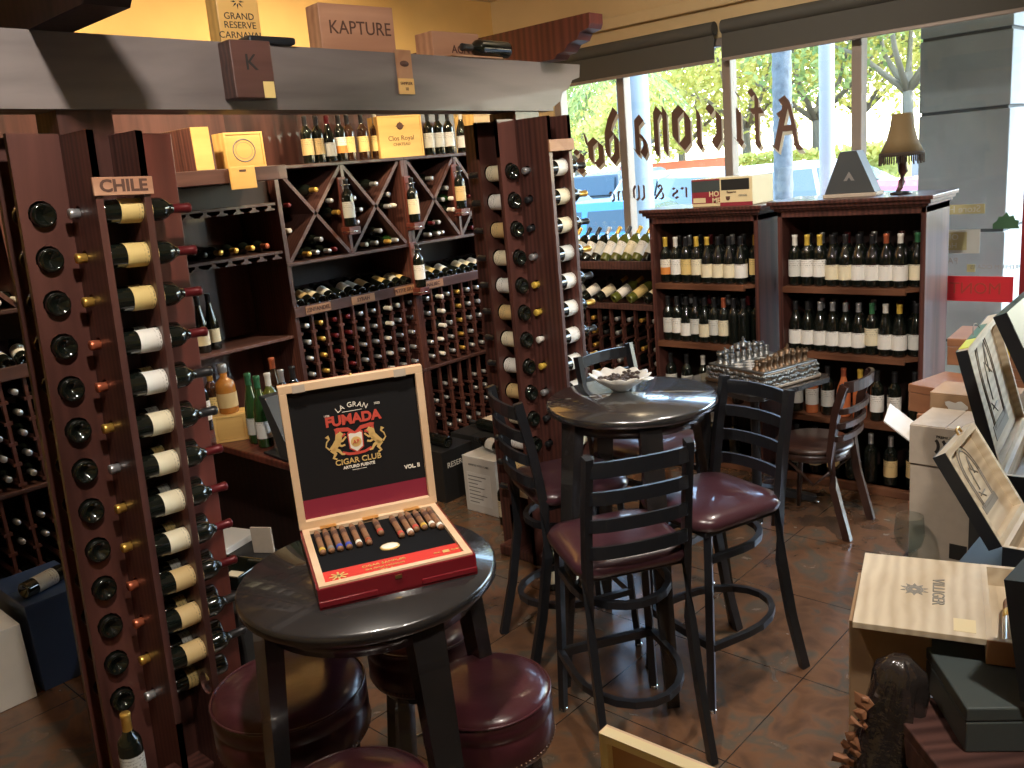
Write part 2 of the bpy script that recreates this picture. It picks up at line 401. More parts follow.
# ------------------------------------------------------------------ bottles
PROF = {
 'bordeaux': [(0, .022), (.018, .012), (.028, .001), (.033, 0), (.0368, .004), (.0375, .012), (.0375, .186), (.036, .199), (.030, .212), (.020, .224), (.0150, .236), (.0140, .25), (.0140, .292), (0, .292)],
 'burgundy': [(0, .022), (.020, .012), (.031, .001), (.036, 0), (.0402, .005), (.041, .012), (.041, .140), (.039, .160), (.033, .183), (.024, .208), (.0170, .230), (.0142, .25), (.0140, .290), (0, .290)],
 'slim': [(0, .02), (.018, .01), (.030, .001), (.034, 0), (.037, .006), (.037, .150), (.034, .175), (.025, .22), (.017, .265), (.0140, .29), (.0140, .33), (0, .33)],
 'decanter': [(0, .01), (.03, .001), (.044, 0), (.047, .006), (.047, .13), (.043, .15), (.025, .165), (.017, .172), (.0165, .21), (0, .21)],
}
TOP = {'bordeaux': .292, 'burgundy': .290, 'slim': .33, 'decanter': .21}
_bc = {}
def bmesh_part(kind, part, mat, seg=18):
    k = (kind, part, mat, seg)
    if k in _bc: return _bc[k]
    t = TOP[kind]; b = MB(); R0 = max(r for r, z in PROF[kind])
    if part == 'glass': b.lathe(PROF[kind], seg)
    elif part == 'cap':
        if kind == 'decanter': b.lathe([(.017, t-.015), (.021, t-.012), (.021, t+.022), (.018, t+.027), (0, t+.027)], seg)
        else: b.lathe([(.0150, t-.060), (.0152, t-.058), (.0150, t-.012), (.0163, t-.010), (.0163, t+.003), (.0150, t+.005), (0, t+.005)], seg)
    elif part == 'label':
        z0, z1 = {'bordeaux': (.055, .155), 'burgundy': (.04, .125), 'slim': (.045, .125), 'decanter': (.03, .10)}[kind]
        b.lathe([(R0+.0007, z0), (R0+.0007, z1)], 16, a0=-1.95, a1=1.95, caps=False)
    elif part == 'necklabel':
        b.lathe([(R0*.86, .196 if kind == 'bordeaux' else .172), (R0*.62, .215 if kind == 'bordeaux' else .20)], 14, a0=-1.0, a1=1.0, caps=False)
    _bc[k] = b.mesh('bottle_'+part, M[mat]); return _bc[k]
NB = [0]
def bottle(label, mat4, kind='bordeaux', glass='glass_dark', lab='lab_cream', cap='cap_black', neck=None, group=None, seg=18, cat='wine bottle', name='wine_bottle'):
    NB[0] += 1
    r = thing(name, label, cat, group=group, mat=mat4)
    inst('glass_body', bmesh_part(kind, 'glass', glass, seg), r)
    if lab: inst('paper_label', bmesh_part(kind, 'label', lab, seg), r)
    if cap: inst('capsule' if kind != 'decanter' else 'stopper', bmesh_part(kind, 'cap', cap, seg), r)
    if neck: inst('neck_label', bmesh_part(kind, 'necklabel', neck, seg), r)
    return r
def stand(p, face=(0, -1), lean=0):
    """upright bottle whose label looks towards face"""
    return Matrix.Translation(p) @ rotz(math.atan2(face[1], face[0])) @ Ry(lean)
def lie(base, d, up):
    """bottle lying with its neck towards d and its label towards up"""
    d = Vector(d).normalized(); up = Vector(up); up = (up-d*up.dot(d)).normalized(); y = d.cross(up)
    m = Matrix((up, y, d)).transposed().to_4x4(); m.translation = Vector(base); return m
ORD = ['top', 'second', 'third', 'fourth', 'fifth', 'sixth', 'seventh', 'eighth', 'ninth', 'tenth', 'eleventh', 'twelfth', 'thirteenth', 'fourteenth', 'fifteenth', 'sixteenth', 'seventeenth', 'eighteenth']
def nth(k): return 'first' if k == 0 else ORD[k]
def lw(l): return 'unlabelled' if l is None else HUE[l]+' labelled'
HUE = {'lab_cream': 'cream', 'lab_white': 'white', 'lab_grey': 'pale grey', 'lab_tan': 'tan', 'lab_orange': 'orange banded', 'lab_ochre': 'gold', None: 'no'}
CAPN = {'cap_black': 'black', 'cap_red': 'red', 'cap_gold': 'gold', 'cap_copper': 'copper', 'cap_silver': 'silver', 'cap_white': 'white', 'cap_green': 'green', 'cap_yellow': 'yellow', None: 'bare'}

# ------------------------------------------------------------------ room shell
XW, YW, ZC, XR, YB = -5.2, 5.6, 3.35, 1.6, -1.6
struct(MB().box(XW-.1, XR+.1, YB-.1, YW+.12, -.06, 0).obj('floor', M['floor']))
struct(MB().box(XW-.1, XR+.1, YB-.1, YW+.12, ZC, ZC+.08).obj('ceiling', M['ceil']))
struct(MB().box(XW-.12, XW, YB-.1, YW+.12, 0, ZC).obj('wall_left', M['wall']))
struct(MB().box(XW, XR, YB-.12, YB, 0, ZC).obj('wall_back', M['wall']))
struct(MB().box(XR, XR+.12, YB-.1, YW+.12, 0, ZC).obj('wall_right', M['wall']))
wf = MB(); WL = -4.62
wf.box(XW, XR, YW, YW+.12, 2.76, ZC); wf.box(XW, WL, YW, YW+.12, 0, 2.76); wf.box(XW, -1.10, YW, YW+.12, 0, .42)
struct(wf.obj('wall_front', M['wallf']))
struct(MB().box(XW+.001, XR, YW-.05, YW, 2.95, 3.03, bev=.012).obj('trim_1', M['wallf']))
struct(MB().box(WL, -1.10, YW-.06, YW+.10, .40, .44, bev=.008).obj('trim_2', M['alu']))
mull = [WL+.03, -3.985, -3.115, -2.235, -1.268, -.25, .75]
for i in range(6):
    x0, x1 = mull[i], mull[i+1]; zb = .44 if i < 4 else .02
    w = bpy.data.objects.new('window_%d' % (i+1), None); COL.objects.link(w); w.location = (0, 0, 0); struct(w)
    g = MB().box(x0, x1, YW+.045, YW+.053, zb, 2.76).obj('pane', M['pane'], w)
    f = MB()
    f.box(x0-.032, x0+.032, YW+.01, YW+.10, zb, 2.76, bev=.006); f.box(x0, x1, YW+.012, YW+.095, zb, zb+.05); f.box(x0, x1, YW+.012, YW+.095, 2.71, 2.76)
    if i == 5: f.box(x1-.032, x1+.032, YW+.01, YW+.10, zb, 2.76)
    f.obj('window_frame', M['redpaint'] if i == 4 else M['alu'], w)
    if i == 0: W0 = w
    if i == 2: W2 = w
    if i == 3: W3 = w
    if i == 4: W4 = w
struct(MB().box(mull[6]+.03, XR, YW, YW+.12, 0, 2.76).obj('wall_5', M['wall']))
# roller shades
for (x0, x1, lb) in ((-4.60, -3.15, 'left of the two'), (-3.09, .8, 'right of the two, longer')):
    t = thing('roller_shade', 'rolled grey fabric shade above the front window, '+lb, 'window shade', ((x0+x1)/2, YW-.07, 2.74), group='roller shades')
    c = (x0+x1)/2
    MB().box(x0-c, x1-c, -.006, .0, -.12, .05).obj('fabric', M['blind'], t)
    MB().cyl((x0-c, .01, .075), (x1-c, .01, .075), .045, n=16).obj('roll', M['blind'], t)
    MB().box(x0-c, x1-c, -.012, .006, -.14, -.118, bev=.004).obj('hem_bar', M['alu'], t)

# blackletter lettering on the glass, read from the street
def nib(paths, w=.26, ang=math.radians(42)):
    mb = MB(); nx, ny = math.cos(ang)*w/2, math.sin(ang)*w/2
    k = 0
    for path in paths:
        for (ax, ay), (bx, by) in zip(path[:-1], path[1:]):
            k += 1
            q = [(ax-nx, ay-ny), (ax+nx, ay+ny), (bx+nx, by+ny), (bx-nx, by-ny)]
            mb.prism(q, -.0003*k, .003+.0005*k)
    return mb
G = {
 'A': [[(.10, .12), (.0, .22)], [(.38, 1.38), (.18, .75), (.05, .1), (-.12, .12)], [(.38, 1.38), (.60, .75), (.80, .12), (1.0, .25)], [(.1, .62), (.62, .62)], [(.38, 1.38), (.62, 1.28)], [(.5, 1.02), (.7, .94)]],
 'f': [[(.3, .05), (.3, 1.28), (.42, 1.42), (.6, 1.34)], [(.05, .92), (.55, .92)], [(.18, .15), (.3, .05), (.42, .14)]],
 'i': [[(.10, .80), (.22, .92), (.22, .12), (.36, .22)], [(.12, .2), (.22, .1)], [(.18, 1.22), (.28, 1.34)]],
 'c': [[(.52, .80), (.40, .92), (.20, .74), (.20, .24), (.36, .06), (.54, .22)]],
 'o': [[(.2, .22), (.2, .74), (.36, .92), (.56, .76), (.56, .24), (.38, .06), (.2, .22)]],
 'n': [[(.08, .8), (.2, .92), (.2, .12), (.3, .2)], [(.2, .78), (.44, .92), (.56, .8), (.56, .12), (.68, .2)]],
 'a': [[(.14, .78), (.3, .92), (.5, .8), (.5, .12), (.62, .18)], [(.5, .55), (.22, .44), (.18, .2), (.3, .06), (.5, .22)]],
 'd': [[(.2, .22), (.2, .70), (.36, .86), (.56, .72), (.56, .24), (.38, .06), (.2, .22)], [(.56, .72), (.40, 1.1), (.18, 1.38)]],
 "'": [[(.15, .9), (.22, 1.2)]],
 's': [[(.52, .80), (.36, .92), (.18, .76), (.22, .58), (.46, .42), (.52, .22), (.34, .06), (.14, .2)]],
}
LET = [('A', -2.586, -2.828, 1.986, 2.341), ('f', -2.856, -2.975, 2.021, 2.415), ('i', -3.002, -3.091, 2.045, 2.419), ('c', -3.175, -3.30, 2.047, 2.357), ('i', -3.316, -3.396, 2.043, 2.456),
 ('o', -3.42, -3.569, 2.054, 2.372), ('n', -3.588, -3.75, 2.025, 2.384), ('a', -3.775, -3.92, 2.024, 2.341), ('d', -4.04, -4.171, 1.998, 2.417), ('o', -4.192, -4.336, 1.986, 2.216), ("'", -4.335, -4.375, 2.15, 2.263), ('s', -4.37, -4.49, 1.944, 2.141)]
for ch, xr, xl, z0, z1 in LET:
    mb = nib(G[ch], .23 if ch != "'" else .12)
    xs = [v[0] for v in mb.v]; zs = [v[1] for v in mb.v]; ax, bx, az, bz = min(xs), max(xs), min(zs), max(zs)
    for nm, dx, dz, dy, mm in (('letter', 0, 0, 0, M['letter']), ('letter_shadow', .012, -.024, .003, M['lettershade'])):
        b2 = MB(); b2.f = [list(f) for f in mb.f]; b2.m = list(mb.m); b2.sm = list(mb.sm)
        b2.v = [(xr-(v[0]-ax)/(bx-ax)*(xr-xl)+dx, YW+.038+dy-v[2]*.6, z0+(v[1]-az)/(bz-az)*(z1-z0)+dz) for v in mb.v]
        o = b2.obj(nm, mm, W0)
G.update({
 'C': [[(.75, 1.15), (.55, 1.35), (.2, 1.05), (.2, .3), (.45, .06), (.8, .3)], [(.5, 1.2), (.5, .25)]],
 'g': [[(.2, .30), (.2, .74), (.36, .92), (.56, .76), (.56, -.15), (.36, -.32), (.14, -.2)], [(.2, .3), (.38, .12), (.56, .28)]],
 'r': [[(.08, .8), (.2, .92), (.2, .12), (.32, .2)], [(.2, .76), (.40, .92), (.54, .78)]],
 'e': [[(.54, .22), (.38, .06), (.2, .22), (.2, .74), (.38, .92), (.54, .72), (.2, .46)]],
 'W': [[(.1, 1.2), (.2, 1.3), (.2, .3), (.38, .06), (.58, .28), (.58, 1.3)], [(.58, .28), (.76, .06), (.96, .3), (.96, 1.0), (.82, 1.3)]],
 '&': [[(.8, .1), (.25, .95), (.35, 1.25), (.55, 1.1), (.2, .5), (.2, .2), (.4, .05), (.75, .5)]],
})
cur = 0; small = []
for ch in 'Cigars & Wine':
    if ch == ' ': cur += .45; continue
    mb = nib(G[ch], .17); xs = [v[0] for v in mb.v]; small.append((mb, cur-min(xs))); cur += max(xs)-min(xs)+.10
sw = 1.05/cur
for mb, dx in small:
    b2 = MB(); b2.f = [list(f) for f in mb.f]; b2.m = list(mb.m); b2.sm = list(mb.sm)
    b2.v = [(-3.13-(v[0]+dx)*sw, YW+.040-v[2]*.5, 1.715+v[1]*.088) for v in mb.v]; b2.obj('small_letter', M['letter'], W0)
# stickers and red film on the right panes
def pan(x0, x1, z0, z1, mat, par, nm='sticker', y=YW+.040):
    return MB().box(x0, x1, y-.0015, y, z0, z1).obj(nm, mat, par)
pan(-2.73, -2.27, 1.03, 1.18, M['redvinyl'], W2, 'red_film')
pan(-2.20, -1.335, 1.03, 1.18, M['redvinyl'], W3, 'red_film')
text('MONTE', .095, frame((-1.56, YW+.036, 1.105), (-1, 0, 0), z=(0, 1, 0)), M['inkred'], W3, 'film_lettering')
pan(-1.82, -1.50, 1.545, 1.60, M['sticky'], W3); text('Store Hours', .055, frame((-1.66, YW+.036, 1.572), (-1, 0, 0), z=(0, 1, 0)), M['stick'], W3)
pan(-1.86, -1.52, 1.315, 1.455, M['stick'], W3); pan(-1.84, -1.59, 1.335, 1.44, M['sticky'], W3, y=YW+.037)
text('OPEN', .05, frame((-1.70, YW+.034, 1.41), (-1, 0, 0), z=(0, 1, 0)), M['stick'], W3); text('Hours', .045, frame((-1.70, YW+.034, 1.36), (-1, 0, 0), z=(0, 1, 0)), M['stick'], W3)
text('PAST', .05, frame((-1.69, YW+.036, 1.27), (-1, 0, 0), z=(0, 1, 0)), M['inkgrey'], W3)
pan(-1.585, -1.54, 1.205, 1.25, M['sticky'], W3)
text('PREMIUM CIGARS', .035, frame((-1.43, YW+.036, 1.235), (-1, 0, 0), z=(0, 1, 0)), M['inkgrey'], W3)
palm = MB()
palm.prism([(-.07, 0), (.07, 0), (.06, .02), (.065, .045), (.045, .05), (.035, .075), (.015, .07), (0, .095), (-.02, .07), (-.04, .07), (-.05, .045), (-.07, .03)], 0, .002, mat=frame((-1.385, YW+.038, 1.455), (1, 0, 0), y=(0, 0, 1)))
palm.obj('palm_sticker', M['stickg'], W3)

# ------------------------------------------------------------------ pergola beam
bm_ = thing('pergola_beam', 'dark weathered timber beam with carved end carried by the two bottle pillars', 'beam', (-2.98, 2.0, 2.33))
bb = MB()
def yz_prism(mb, pts, x0, x1, mi=0):   # polygon in y,z
    mb.prism(pts, x0, x1, mi, frame((0, 0, 0), (0, 1, 0), y=(0, 0, 1)))
yz_prism(bb, [(-3.4, -.008), (1.50, -.008), (1.50, .01), (1.56, .04), (1.58, .08), (1.63, .10), (1.66, .14), (1.72, .155), (1.73, .217), (-3.4, .217)], -.07, .09)
bb.obj('timber', M['beam'], bm_)
# rafter tails across the beam
def rafter(name, y, x0, x1, label, mat, w=.09, z0=2.57, h=.17):
    t = thing(name, label, 'rafter', (0, y, z0)); m = MB()
    L = [(x0, 0), (x1-.22, 0), (x1-.2, .02), (x1-.16, .025), (x1-.13, .055), (x1-.08, .065), (x1-.06, .095), (x1-.01, .105), (x1, .125), (x1, h), (x0, h)]
    m.prism(L, -w/2, w/2, mat=frame((0, 0, 0), (1, 0, 0), y=(0, 0, 1))); m.obj('carved_tail', mat, t); return t
rafter('rafter', 3.47, -5.15, -2.58, 'reddish carved rafter tail crossing the beam beside the window', M['cherry_red'], .10, 2.5475, .17)
rafter('rafter', 1.17, -5.15, -2.28, 'dark carved rafter tail crossing the beam at its left end', M['darkboard'], .13, 2.5475, .17)

# ------------------------------------------------------------------ bottle pillars
def holed(mb, w, z0, z1, rows, pitch, ztop, holes, th, M4, mi=0):
    """board w wide (u), z0..z1; holes = [(u, radius)] repeated on every row; M4 maps (u, z, t)"""
    n = 12
    zb = ztop-pitch*(rows-.5); zt = ztop+pitch/2
    mb.prism([(0, z0), (w, z0), (w, zb), (0, zb)], 0, th, mi, M4); mb.prism([(0, zt), (w, zt), (w, z1), (0, z1)], 0, th, mi, M4)
    ed = [0]+[(holes[i][0]+holes[i+1][0])/2 for i in range(len(holes)-1)]+[w]
    for k in range(rows):
        zc = ztop-pitch*k
        for (u, r), a, b in zip(holes, ed[:-1], ed[1:]):
            lo, hi = zc-pitch/2, zc+pitch/2; out = []; inn = []
            for j in range(n):
                an = 2*PI*(j+.5)/n; c, s = math.cos(an), math.sin(an)
                inn.append((u+r*c, zc+r*s))
                tx = ((b-u) if c > 0 else (u-a))/abs(c); tz = ((hi-zc) if s > 0 else (zc-lo))/abs(s)
                t = min(tx, tz); out.append((u+t*c, zc+t*s))
            cor = [(b, hi), (a, hi), (a, lo), (b, lo)]
            vs = []; fs = []
            for h in (0, th):
                vs += [(x, z, h) for x, z in inn]+[(x, z, h) for x, z in out]+[(x, z, h) for x, z in cor]
            N = 2*n+4
            for s_, h in ((0, 0), (1, 1)):
                o = h*N
                for j in range(n):
                    j2 = (j+1) % n; f = [o+j, o+j2, o+n+j2, o+n+j]; fs.append(f)
                    p, q = out[j], out[j2]
                    for ci, cc in enumerate(cor):
                        on1 = abs(p[0]-cc[0]) < 1e-6 or abs(p[1]-cc[1]) < 1e-6; on2 = abs(q[0]-cc[0]) < 1e-6 or abs(q[1]-cc[1]) < 1e-6
                        if on1 and on2 and not (abs(p[0]-q[0]) < 1e-6 or abs(p[1]-q[1]) < 1e-6): fs.append([o+n+j, o+n+j2, o+2*n+ci])
            for j in range(n):
                j2 = (j+1) % n; fs.append([j, j2, N+j2, N+j])
            mb.add(vs, fs, mi, False, M4)
    # rim faces
    mb.add([(0, z0, 0), (0, z1, 0), (0, z1, th), (0, z0, th), (w, z0, 0), (w, z1, 0), (w, z1, th), (w, z0, th)], [(0, 1, 2, 3), (4, 5, 6, 7), (0, 3, 7, 4), (1, 2, 6, 5)], mi, False, M4)
PITCH, ROWS, ZT = .137, 13, 2.03
def pillar(cx, cy, which, labs, capsR, capsL, short, al, ah):
    t = thing('bottle_pillar', 'cherry wood pillar of bored planks holding wine bottles, '+which, 'wine pillar', (cx, cy, 0), group='bottle pillars')
    h = .085; th = .022; fl = .19
    MB().box(-h, h, -h, h, 0, 2.345 if short == 'L' else 2.305).obj('post', M['cherry'], t)
    body, nk = .0415, .020
    # front (+x) fins: fin toward -y (necks of inner bottle), fin toward +y
    fr = lambda y: frame((h, y, 0), (1, 0, 0), y=(0, 0, 1))
    for nm, y in (('b', -h+th), ('c', h)):
        mb = MB(); holed(mb, fl, 0, 2.265, ROWS, PITCH, ZT, [(.048, .020)] if nm == 'b' else [(.048, body), (.137, body)], th, fr(y)); mb.obj('bored_plank', M['cherry'], t)
    # left (-y) fins, bored for one column of bottles
    fy = lambda x: frame((x, -h, 0), (0, -1, 0), y=(0, 0, 1))
    for x in (h-.012, -h+th):
        mb = MB(); holed(mb, al, 0, 2.27, ROWS, PITCH, ZT, [(ah, body)], th, fy(x)); mb.obj('bored_plank', M['cherry'], t)
    for x in (h-th, -h): MB().box(x, x+th, h, h+fl, 0, 2.275, bev=.003).obj('side_plank', M['cherry_red'], t)
    for y in (-h, h-th): MB().box(-h-fl, -h, y, y+th, 0, 2.27, bev=.003).obj('rear_plank', M['cherry'], t)
    MB().box(-.2, .2, -.2, .2, 0, .06, bev=.01).obj('plinth', M['cherry'], t)
    if short == 'L': MB().box(.22, .38, -.33, -.085, .0, .155, bev=.004).obj('bottle_ledge', M['cherry'], t)
    W = ('left' if short == 'L' else 'right')
    for k in range(ROWS):
        z = ZT-PITCH*k-.0415+.0375+.0005; lb = labs[k % len(labs)]
        lv = ORD[k]+' level down'
        if k < 12:
            # outer bottle: base inside the left plank, neck out to +y
            bottle('bottle with %s label facing out of the %s pillar, %s' % (HUE[lb], W, lv),
                   lie((cx+h+.137, cy-h+th+.002, z), (0, 1, 0), (1, 0, .35)), 'bordeaux', 'glass_dark', lb, capsR[k % len(capsR)])
        bottle('inner bottle of the %s pillar with its %s neck to the left, %s' % (W, CAPN[capsL[k % len(capsL)]], lv),
               lie((cx+h+.048, cy+h+.098, z), (0, -1, 0), (1, 0, .6)), 'bordeaux', 'glass_dark', 'lab_ochre' if k % 2 == 0 else 'lab_grey', capsL[k % len(capsL)])
        bottle('bottle lying base outward in the left planks of the %s pillar, %s' % (W, lv),
               lie((cx+h+.012, cy-h-ah, z), (-1, 0, 0), (0, -1, .3)), 'bordeaux', 'glass_dark', ['lab_cream', 'lab_white', 'lab_tan'][k % 3] if short == 'R' else None, 'cap_black')
    return t
P1 = (-3.0, 1.235); P2 = (-3.0, 3.33)
_before = set(bpy.data.objects)
p1 = pillar(*P1, 'the nearer one on the left', ['lab_ochre', 'lab_ochre', 'lab_ochre', 'lab_white', 'lab_white', 'lab_cream', 'lab_cream', 'lab_cream', 'lab_cream', 'lab_tan', 'lab_tan', 'lab_tan'],
            ['cap_red', 'cap_red', 'cap_red', 'cap_red', 'cap_black', 'cap_black'], ['cap_silver', 'cap_gold', 'cap_gold', 'cap_copper', 'cap_copper', 'cap_gold'], 'L', .15, .085)
p2 = pillar(*P2, 'the farther one beside the window', ['lab_white', 'lab_cream', 'lab_cream', 'lab_grey', 'lab_white', 'lab_white', 'lab_white', 'lab_white'],
            ['cap_black', 'cap_gold'], ['cap_silver', 'cap_black', 'cap_black', 'cap_silver', 'cap_yellow', 'cap_yellow', 'cap_cream' if False else 'cap_white', 'cap_yellow'], 'R', .12, .055)
# origin plates across the two fins
for (cx, cy), z, s, W in ((P1, 2.10, 'CHILE', 'left'), (P2, 2.13, '', 'right')):
    t = thing('origin_plate', ('wooden plate reading CHILE nailed across the left pillar' if s else 'small worn tan plate nailed across the right pillar'), 'sign', (cx+.085+.19+.006, cy, z))
    MB().box(-.005, .005, -.092, .092, -.027, .027, bev=.002).obj('plate', M['rosepine'] if s else M['cedar'], t)
    if s: text(s, .05, frame((.005, 0, 0), (0, 1, 0), z=(1, 0, 0)), M['inkbrown'], t, sx=1.1, bold=.0015)
# bottles standing on the plinths
bottle('bottle with white label standing upright at the foot of the left pillar', stand((-2.70, .985, .16), (1, -.3)), 'bordeaux', 'glass_dark', 'lab_grey', 'cap_gold')

# the near pillar and everything in it lean a little
LEAN = T(0, P1[1], 2.33) @ Rx(math.radians(-2.7)) @ T(0, -P1[1], -2.33)
bpy.context.view_layer.update()
for o in set(bpy.data.objects)-_before:
    if o.parent is None and o.type in ('EMPTY', 'MESH') and 1 < 2 and o.matrix_world.translation.y < 2.2: o.matrix_world = LEAN @ o.matrix_world

# ------------------------------------------------------------------ wall racks (front plane x = -4.7)
XF = -4.70; DEPTH = .44
def bar(mb, a, b, w=.022, x0=XF-DEPTH+.02, x1=XF, mi=0):
    """divider board between points a, b of the front plane (y, z)"""
    (ay, az), (by, bz) = a, b; L = math.hypot(by-ay, bz-az); ny, nz = -(bz-az)/L*w/2, (by-ay)/L*w/2
    p = [(ay-ny, az-nz), (by-ny, bz-nz), (by+ny, bz+nz), (ay+ny, az+nz)]
    mb.prism(p, x0, x1, mi, frame((0, 0, 0), (0, 1, 0), y=(0, 0, 1)))
RK = {}
def rack(y0, y1, which, ncol, plates=(), lower=True, xs=2):
    t = thing('wine_rack', 'cherry wall rack with crossed bins above bottle columns, '+which, 'wine rack', (0, 0, 0), group='wall racks')
    MB().box(XF-DEPTH-.02, XF-DEPTH, y0, y1, 0, 2.18).obj('back_panel', M['darkboard'], t)
    MB().box(XF-DEPTH-.045, XF-DEPTH-.02, y0, y1, 0, 2.56).obj('wall_board', M['cherry'], t)
    for y in (y0, y1-.03): MB().box(XF-DEPTH, XF+.012, y, y+.03, 0, 2.17, bev=.003).obj('side_panel', M['cherry'], t)
    for z in (2.16, 1.58, .69, .04): MB().box(XF-DEPTH, XF+.016, y0, y1, z, z+.022, bev=.004).obj('shelf', M['cherry_h'], t)
    # crossed dividers
    w = (y1-y0-.06)/xs
    for k in range(xs):
        a, b = y0+.03+k*w, y0+.03+(k+1)*w
        for p, q in (((a+.01, 2.155), (b-.01, 1.605)), ((b-.01, 2.155), (a+.01, 1.605))):
            m = MB(); bar(m, p, q); m.obj('crossed_divider', M['cherry_h'], t)
        if k: MB().box(XF-DEPTH, XF+.004, a-.011, a+.011, 1.60, 2.16).obj('divider', M['cherry'], t)
    # sloping display shelf and its sign rail
    m = MB(); m.prism([(XF-DEPTH, 1.40), (XF, 1.29), (XF, 1.27), (XF-DEPTH, 1.38)], y0+.03, y1-.03, mat=frame((0, 0, 0), (1, 0, 0), z=(0, 1, 0)) @ Matrix.Rotation(0, 4, 'X'))
    # frame gives y axis = z cross x = (0,1,0)x(1,0,0) = (0,0,-1): flip
    m.v = [(x, y, -z) for x, y, z in m.v]
    m.obj('sloping_shelf', M['cherry_h'], t)
    rail = MB().box(XF, XF+.022, y0, y1, 1.262, 1.328, bev=.004).obj('sign_rail', M['cherry_h'], t)
    for s, f in plates:
        yy = y0+f*(y1-y0)
        pl = MB().box(XF+.022, XF+.027, yy-.095, yy+.095, 1.270, 1.322, bev=.001).obj('name_plate', M['cedar'], rail)
        text(s, .034, frame((XF+.027, yy, 1.296), (0, 1, 0), z=(1, 0, 0)), M['inkbrown'], rail, bold=.001)
    cw = (y1-y0-.06)/ncol
    for (za, zb) in ((.712, 1.262),)+(((.062, .69),) if lower else ()):
        rows = int((zb-za)/.105)
        for k in range(ncol+1):
            yy = y0+.03+k*cw; m = MB(); m.box(XF-.03, XF, yy-.008, yy+.008, za, zb)
            for r in range(rows):
                z = za+.02+r*.105; m.box(XF-.028, XF+.002, yy-.020, yy+.020, z-.006, z+.010); m.box(XF-DEPTH+.02, XF-.028, yy-.014, yy+.014, z-.006, z+.006)
            m.obj('column_slat', M['cherry'], t)
    RK[which] = (y0, y1, ncol, cw); return t
rack(3.02, 4.045, 'left of the two in the middle', 9, (('ZINFANDEL', .17), ('SYRAH', .52), ('PETITE SIRAH', .88)))
rack(4.045, 5.02, 'right one ending in the corner', 9, (('MALBEC', .14), ('MERLOT', .77)))
rack(.95, 2.05, 'leftmost, half hidden by the near pillar', 9, ())

FARB = MB(); FARM = [M['glass_dark'], M['cap_silver'], M['cap_gold'], M['cap_red'], M['cap_white'], M['glass_green']]
def farbottle(mat4, cap, g=0, neck=.30):
    FARB.lathe([(0, 0), (.037, 0), (.037, .19), (.015, .235), (.014, .25)], 10, g, mat4); FARB.lathe([(.0152, .245), (.0152, .292), (.012, .300), (0, .300)], 8, cap, mat4)
def col_bottle(label, y, z, cap, dx=0, ex=.0):
    bottle(label, lie((XF-.285+dx, y, z), (1, 0, 0), (0, 0, 1)), 'bordeaux', 'glass_dark', None, cap, seg=12)
random.seed(3)
capc = ['cap_silver', 'cap_gold', 'cap_red', 'cap_red', 'cap_silver', 'cap_silver', 'cap_white', 'cap_silver', 'cap_black']
capr = ['cap_silver', 'cap_white', 'cap_silver', 'cap_gold', 'cap_silver', 'cap_silver', 'cap_black', 'cap_white', 'cap_red']
for which, caps, nm in (('left of the two in the middle', capc, 'left middle rack'), ('right one ending in the corner', capr, 'corner rack')):
    y0, y1, nc, cw = RK[which]
    for c in range(nc):
        for r in range(5):
            z = .712+.02+r*.105+.010+.0375; yy = y0+.03+(c+.5)*cw
            if random.random() < .12: continue
            if r >= 2 and nm == 'corner rack' or r >= 3:
                col_bottle('%s capped bottle in the %s, %s column, %s row above its middle shelf' % (CAPN[caps[c]], nm, nth(c), nth(r)), yy, z, caps[c], dx=(.045 if caps[c] == 'cap_white' else .0))
            else: farbottle(lie((XF-.285, yy, z), (1, 0, 0), (0, 0, 1)), {'cap_silver': 1, 'cap_gold': 2, 'cap_red': 3, 'cap_white': 4, 'cap_black': 1}[caps[c]])
        for r in range(5):
            if random.random() < .5: farbottle(lie((XF-.30, y0+.03+(c+.5)*cw, .062+.0675+r*.105), (1, 0, 0), (0, 0, 1)), 1)
y0, y1, nc, cw = RK['leftmost, half hidden by the near pillar']
for c in range(nc):
    for r in range(5):
        z = .712+.0675+r*.105; yy = y0+.03+(c+.5)*cw
        if 1.2 < yy < 1.62:
            col_bottle('silver capped bottle in the leftmost rack, %s column, %s row above the middle shelf' % (nth(c), nth(r)), yy, z, 'cap_silver')
            if r in (1, 3, 4): farbottle(lie((XF-.30, yy, .062+.0675+r*.105), (1, 0, 0), (0, 0, 1)), 3 if c == 4 else 1)
